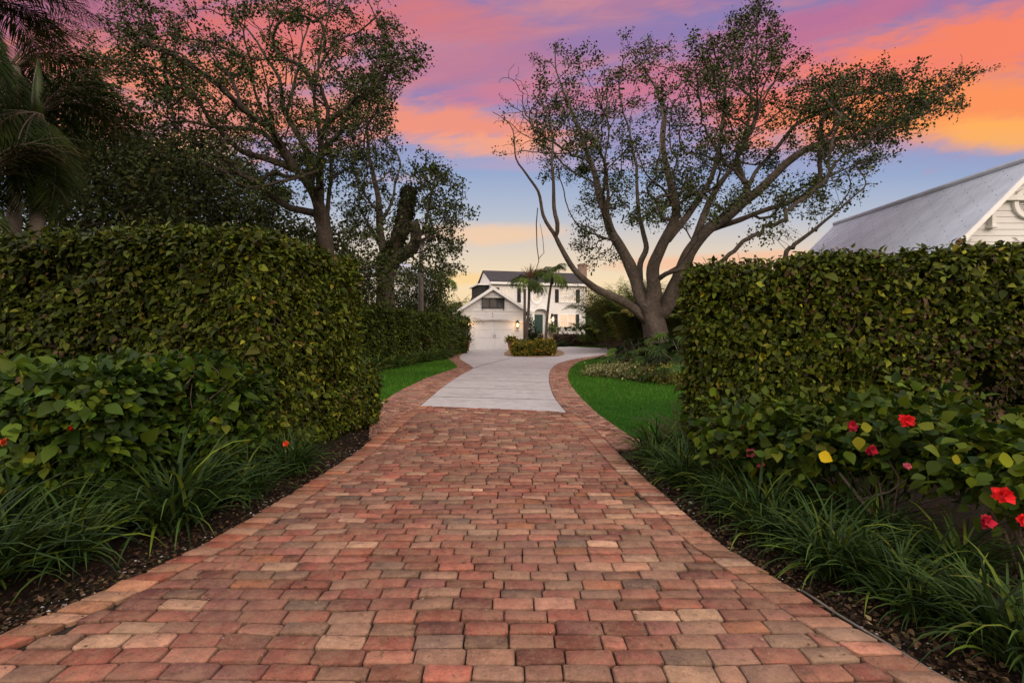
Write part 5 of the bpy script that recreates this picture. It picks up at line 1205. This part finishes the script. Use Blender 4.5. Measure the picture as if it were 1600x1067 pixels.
# upper gable zone stands proud, its lower edge arched
zb0=GL(725,497)[1]; zb1=GL(770,499)[1]; yb=-.32
n=18; low=[]; arch_l,arch_r=GL(728,500)[0],GL(815,500)[0]; zlow=GL(722,497.5)[1]-.02
pk=zh-.02+.0
for i in range(n+1):
    x=GW*i/n; u=(x-GW/2)/(GW/2); z=pk-.02-.28*abs(u)**2.2; low.append((x,z))
bandz=GL(770,485.8)[1]
m=MB()
for i in range(n): m.prism_y([low[i],low[i+1],(low[i+1][0],bandz),(low[i][0],bandz)],yb,-.004)
hb_=m.build('arched_header',M['white'],gar)
m=MB(); z=pk+.02
zz=[pk+.05,(pk+.05+bandz)/2,bandz]
for a,b in zip(zz[:-1],zz[1:]): m.add([(0,yb-.025,a),(GW,yb-.025,a),(GW,yb-.003,b),(0,yb-.003,b),(0,yb,a),(GW,yb,a)],[(0,1,2,3),(0,4,5,1)])
def gtop(z):
    h=max(0,(AZ-.22-z)/slope); return (max(0,ax_-h),min(GW,ax_+h))
m2=MB(); m2.prism_y([(0,bandz+.01),(GW,bandz+.01),(min(GW,ax_+(AZ-.2-bandz)/slope),bandz+.02),(ax_,AZ-.2),(max(0,ax_-(AZ-.2-bandz)/slope),bandz+.02)],yb+.02,-.004)
m2.build('gable_wall',M['white'],gar)
clap(m,0,0,bandz+.05,AZ-.24,yb+.018,.25,.03,gtop); m.build('gable_siding',M['white'],gar)
m=MB(); m.box(-.02,GW+.02,yb-.06,yb,bandz-.035,bandz+.045); m.build('gable_band',M['shutter'] if False else M['white_trim'],gar)
# roof slabs with rake boards
for sgn in (-1,1):
    m=MB(); xe=(le[0] if sgn<0 else re_[0]); ze=AZ-abs(xe-ax_)*slope
    m.prism_y([(ax_,AZ),(xe,ze),(xe,ze-.10),(ax_,AZ-.10)] if sgn>0 else [(ax_,AZ),(ax_,AZ-.10),(xe,ze-.10),(xe,ze)],-.62,6.9); rf=m.build('roof',M['shingle'],gar)
    m=MB(); m.prism_y([(ax_,AZ+.04),(xe+sgn*.04,ze+.03),(xe+sgn*.04,ze-.22),(ax_,AZ-.26)] if sgn>0 else [(ax_,AZ+.04),(ax_,AZ-.26),(xe-.04,ze-.22),(xe-.04,ze+.03)],-.70,-.622); m.build('rake_board',M['white_trim'],rf)
# dark awning window in the gable
a0,zt=GL(752.5,466); a1,_=GL(787.5,466); _,zb=GL(770,481.5)
f=MB(); y=yb-.03; t_=.05
f.box(a0,a1,y-.30,y,zt-.05,zt); f.box(a0,a1,y-.12,y,zb,zb+t_)
for x in [a0,a0+(a1-a0)/3,a0+2*(a1-a0)/3,a1-t_]: f.box(x,x+t_,y-.12,y,zb+t_,zt-.05)
for x in (a0+.04,a1-.08): f.box(x,x+.04,y-.10,y,zb-.22,zb)
fo=f.build('awning_window',M['shutter'],gar); p=MB(); p.add([(a0,y-.03,zb),(a1,y-.03,zb),(a1,y-.03,zt),(a0,y-.03,zt)],[(0,1,2,3)]); p.build('pane',M['pane_dark'],fo)
m=MB(); ex=GL(769.3,490)[0]; m.box(ex-.015,ex+.015,yb-.05,yb-.03,GL(769,491.5)[1],GL(769,488.5)[1]); m.lathe([(.0,0),(.035,.01),(.035,.05),(0,.06)],ex,yb-.05,8)
m.v=[(x,y_,z if z>1 else z+GL(769,495.5)[1]) for x,y_,z in m.v]; m.build('house_number',M['iron'],gar)['kind']='stuff'
def G2W(L_,y,z): return (G0[0]+gc_*L_-gs_*y, G0[1]+gs_*L_+gc_*y, z)
a,b=GL(808,508); lantern('lit lantern on the garage wall right of the door',G2W(a,-.03,b),gt,1.35,'lit wall lanterns',16)
a,b=GL(732,506); lantern('lit lantern on the garage wall at the hedge, left of the door',G2W(a,-.03,b),gt,1.35,'lit wall lanterns',16)
CRP=[(.03,.045,.012,3),(.10,.05,.03,1)]
pot('terracotta pot on the right of the garage door, next to the island hedge',-.05,42.3,.02,1.05,'terracotta',.5,3,CRO)
pot('terracotta pot with a dark plant on the left of the garage door',-3.82,42.6,.02,1.05,'terracotta',1.1,4,CRP)
# small climbing shrub between the garage and the front door
for i,(px,py,d,R_,h,lab) in enumerate([(826,540,49,.8,2.6,'tall dark leafy shrub between the garage corner and the front door'),(838,540,50,.7,1.3,'low dark shrub left of the front steps')]):
    t=empty('entry_shrub',(0,0,0)); tag(t,lab,'shrub'); x=(px-800)/800*d; lv=blob_leaves((x,d,h*.5),(R_,.6,h*.62),1300,.2,[(.022,.036,.012,4),(.04,.055,.016,2)],False,.8,.2,170+i); mesh_np('foliage',*lv[:2],M['leaf_matte'],lv[2],t); stems((x,d,h*.5),(R_,.5,h*.5),8,(x,d),.02,i).build('stems',M['twig'],t)

# ------------------------------------------------------------ neighbour with the metal roof, behind the right hedge
xr_,d1,d2=16.45,15.8,25.8; zr=1.5+.2135*25.8; hwr=4.4
nb=empty('metal_roofed_house',(xr_,d1,0)); tag(nb,'neighbouring white house with a grey metal roof behind the right hedge','house')
D_=d2-d1; ez=zr-hwr
m=MB(); m.prism_y([(-hwr+.5,0),(hwr-.5,0),(hwr-.5,ez+.3),(0,zr-.25),(-hwr+.5,ez+.3)],.55,D_); m.build('wall',M['white'],nb)
m=MB()
def nt(z): h=zr-.28-z; return (max(-hwr+.5,-h),min(hwr-.5,h))
clap(m,0,0,2.4,zr-.35,.545,.2,.025,nt); m.build('clapboards',M['white'],nb)
m=MB(); m.prism_y([(0,zr),(-hwr,ez),(-hwr,ez-.10),(0,zr-.12),(hwr,ez-.10),(hwr,ez)][::-1],0,D_+.3); rf=m.build('roof',M['metal_roof'],nb)
m=MB()
for k in range(26):
    y=.15+k*(D_)/25.5
    for sg in (-1,):
        m.add([(0,y,zr+.004),(sg*hwr,y,ez+.004),(sg*hwr,y+.035,ez+.004),(0,y+.035,zr+.004),(0,y,zr+.016),(sg*hwr,y,ez+.016),(sg*hwr,y+.035,ez+.016),(0,y+.035,zr+.016)],[(0,1,5,4),(4,5,6,7),(7,6,2,3),(1,2,6,5)])
m.build('roof_seams',M['metal_roof'],rf)
m=MB()
for k in range(25):
    for j in range(9): 
        y=.15+(k+.5)*D_/25.5; u=(j+.5*(k%2))/9*hwr+.2; m.lathe([(.0,0),(.014,.0),(.012,.012),(0,.014)],-u,y,5) if u<hwr-.1 else None
m.v=[(x,y,z+zr+x+.008) for x,y,z in m.v]; m.build('roof_screws',M['iron'],rf)['kind']='stuff'
m=MB(); m.tube([(0,-.02,zr+.03),(0,D_+.32,zr+.03)],.11,8); m.build('ridge_cap',M['metal_roof'],rf)
m=MB(); 
for sg in (-1,1): m.prism_y([(0,zr-.02),(sg*(hwr),ez-.02),(sg*(hwr),ez-.20),(0,zr-.20)][::sg],-.045,-.002)
for sg in (-1,1): m.prism_y([(0,zr-.13),(sg*(hwr-.05),ez-.08),(sg*(hwr-.05),ez-.16),(0,zr-.22)][::sg],.0,.54)
m.build('rake_board',M['white_trim'],rf)
vx=PT(1606,318,d1+.5)[0]-xr_; vz=PT(1606,318,d1+.5)[2]
vt=ringm(vx,vz,.36,.50,.42,.53).build('gable_vent',M['white_trim'],nb)
m=MB(); z=vz-.33
while z<vz+.33:
    h_=math.sqrt(max(.001,.36**2-(z-vz)**2)); m.prism_x([(.46,z),(.52,z+.05),(.53,z+.05),(.48,z)],vx-h_,vx+h_); z+=.06
m.build('louvres',M['white_trim'],vt)
bx=PT(1556,335,d1+.3)[0]-xr_; bz=PT(1556,335,d1+.3)[2]; m=MB(); m.box(bx-.06,bx+.06,.35,.54,bz-.35,bz+.45); m.box(bx-.11,bx+.11,.30,.54,bz-.40,bz-.34); m.build('bracket',M['white_trim'],nb)
m=MB(); ex2=1.15; m.box(-ex2,ex2,.35,.54,zr-1.32,zr-1.16); m.build('collar_tie',M['white_trim'],nb)
# neighbour behind the left trees
nx,ny=(622-800)/800*40,40; lh=empty('pale_neighbour_house',(nx,ny,0),rad(-8)); tag(lh,'pale clapboard house glimpsed behind the pruned tree on the left','house')
m=MB(); m.box(-2.6,.75,0,7,0,6.2); m.build('wall',M['white'],lh); m=MB(); clap(m,-2.6,.75,.3,6.1,-.004,.2); m.build('clapboards',M['white'],lh)
m=MB(); m.prism_y([(-3.0,6.15),(1.1,6.15),(-.95,7.6)],-.4,7.3); m.build('roof',M['metal_roof'],lh)
m=MB(); m.box(-2.9,2.0,-1.2,-.01,3.15,3.35); m.build('porch_roof',M['terracotta'],lh); window(-1.6,-.4,4.2,5.6,'pane_dark',lh,-.04,1)
# utility pole
x=(658-800)/800*30; t=empty('utility_pole',(x,30,0)); tag(t,'plain wooden utility pole standing behind the boundary hedge','utility pole')
MB().tube([(0,0,0),(0,0,3),(0,0,6.9)],[.15,.14,.12],12).build('pole',M['pole'],t,True); MB().tube([(-.14,-.12,0),(-.14,-.11,4.8)],[.03,.03],6).build('conduit',M['iron'],t,True)
# irrigation tube along the right edge
pts=[(xr(y)+.03+.02*math.sin(y*5),y,.02) for y in np.linspace(1.4,2.95,14)]
o=MB().tube(pts,.007,6).build('irrigation_tube',M['hose'],None,True); tag(o,'thin grey irrigation tube lying along the near right edge of the bricks','hose')
# weeds growing from brick joints
for i,(px,py,lab) in enumerate([(588,1012,'tiny weed sprouting between bricks near the bottom of the frame'),(395,1030,'faint weed in a joint at the lower left of the brick drive')][:1]):
    x,y=G(px,py,.03); Vv,F,Cc=make_turf(14,.06,400,[(.05,.07,.015,1)],.0018); Vv*=np.array([1,1,.6]); Vv[:,:2]*=.8; o=mesh_np('weed',Vv,F,M['blade'],Cc); o.location=(x,y,.028); o.scale=(.8,.8,.8); tag(o,lab,'weed')
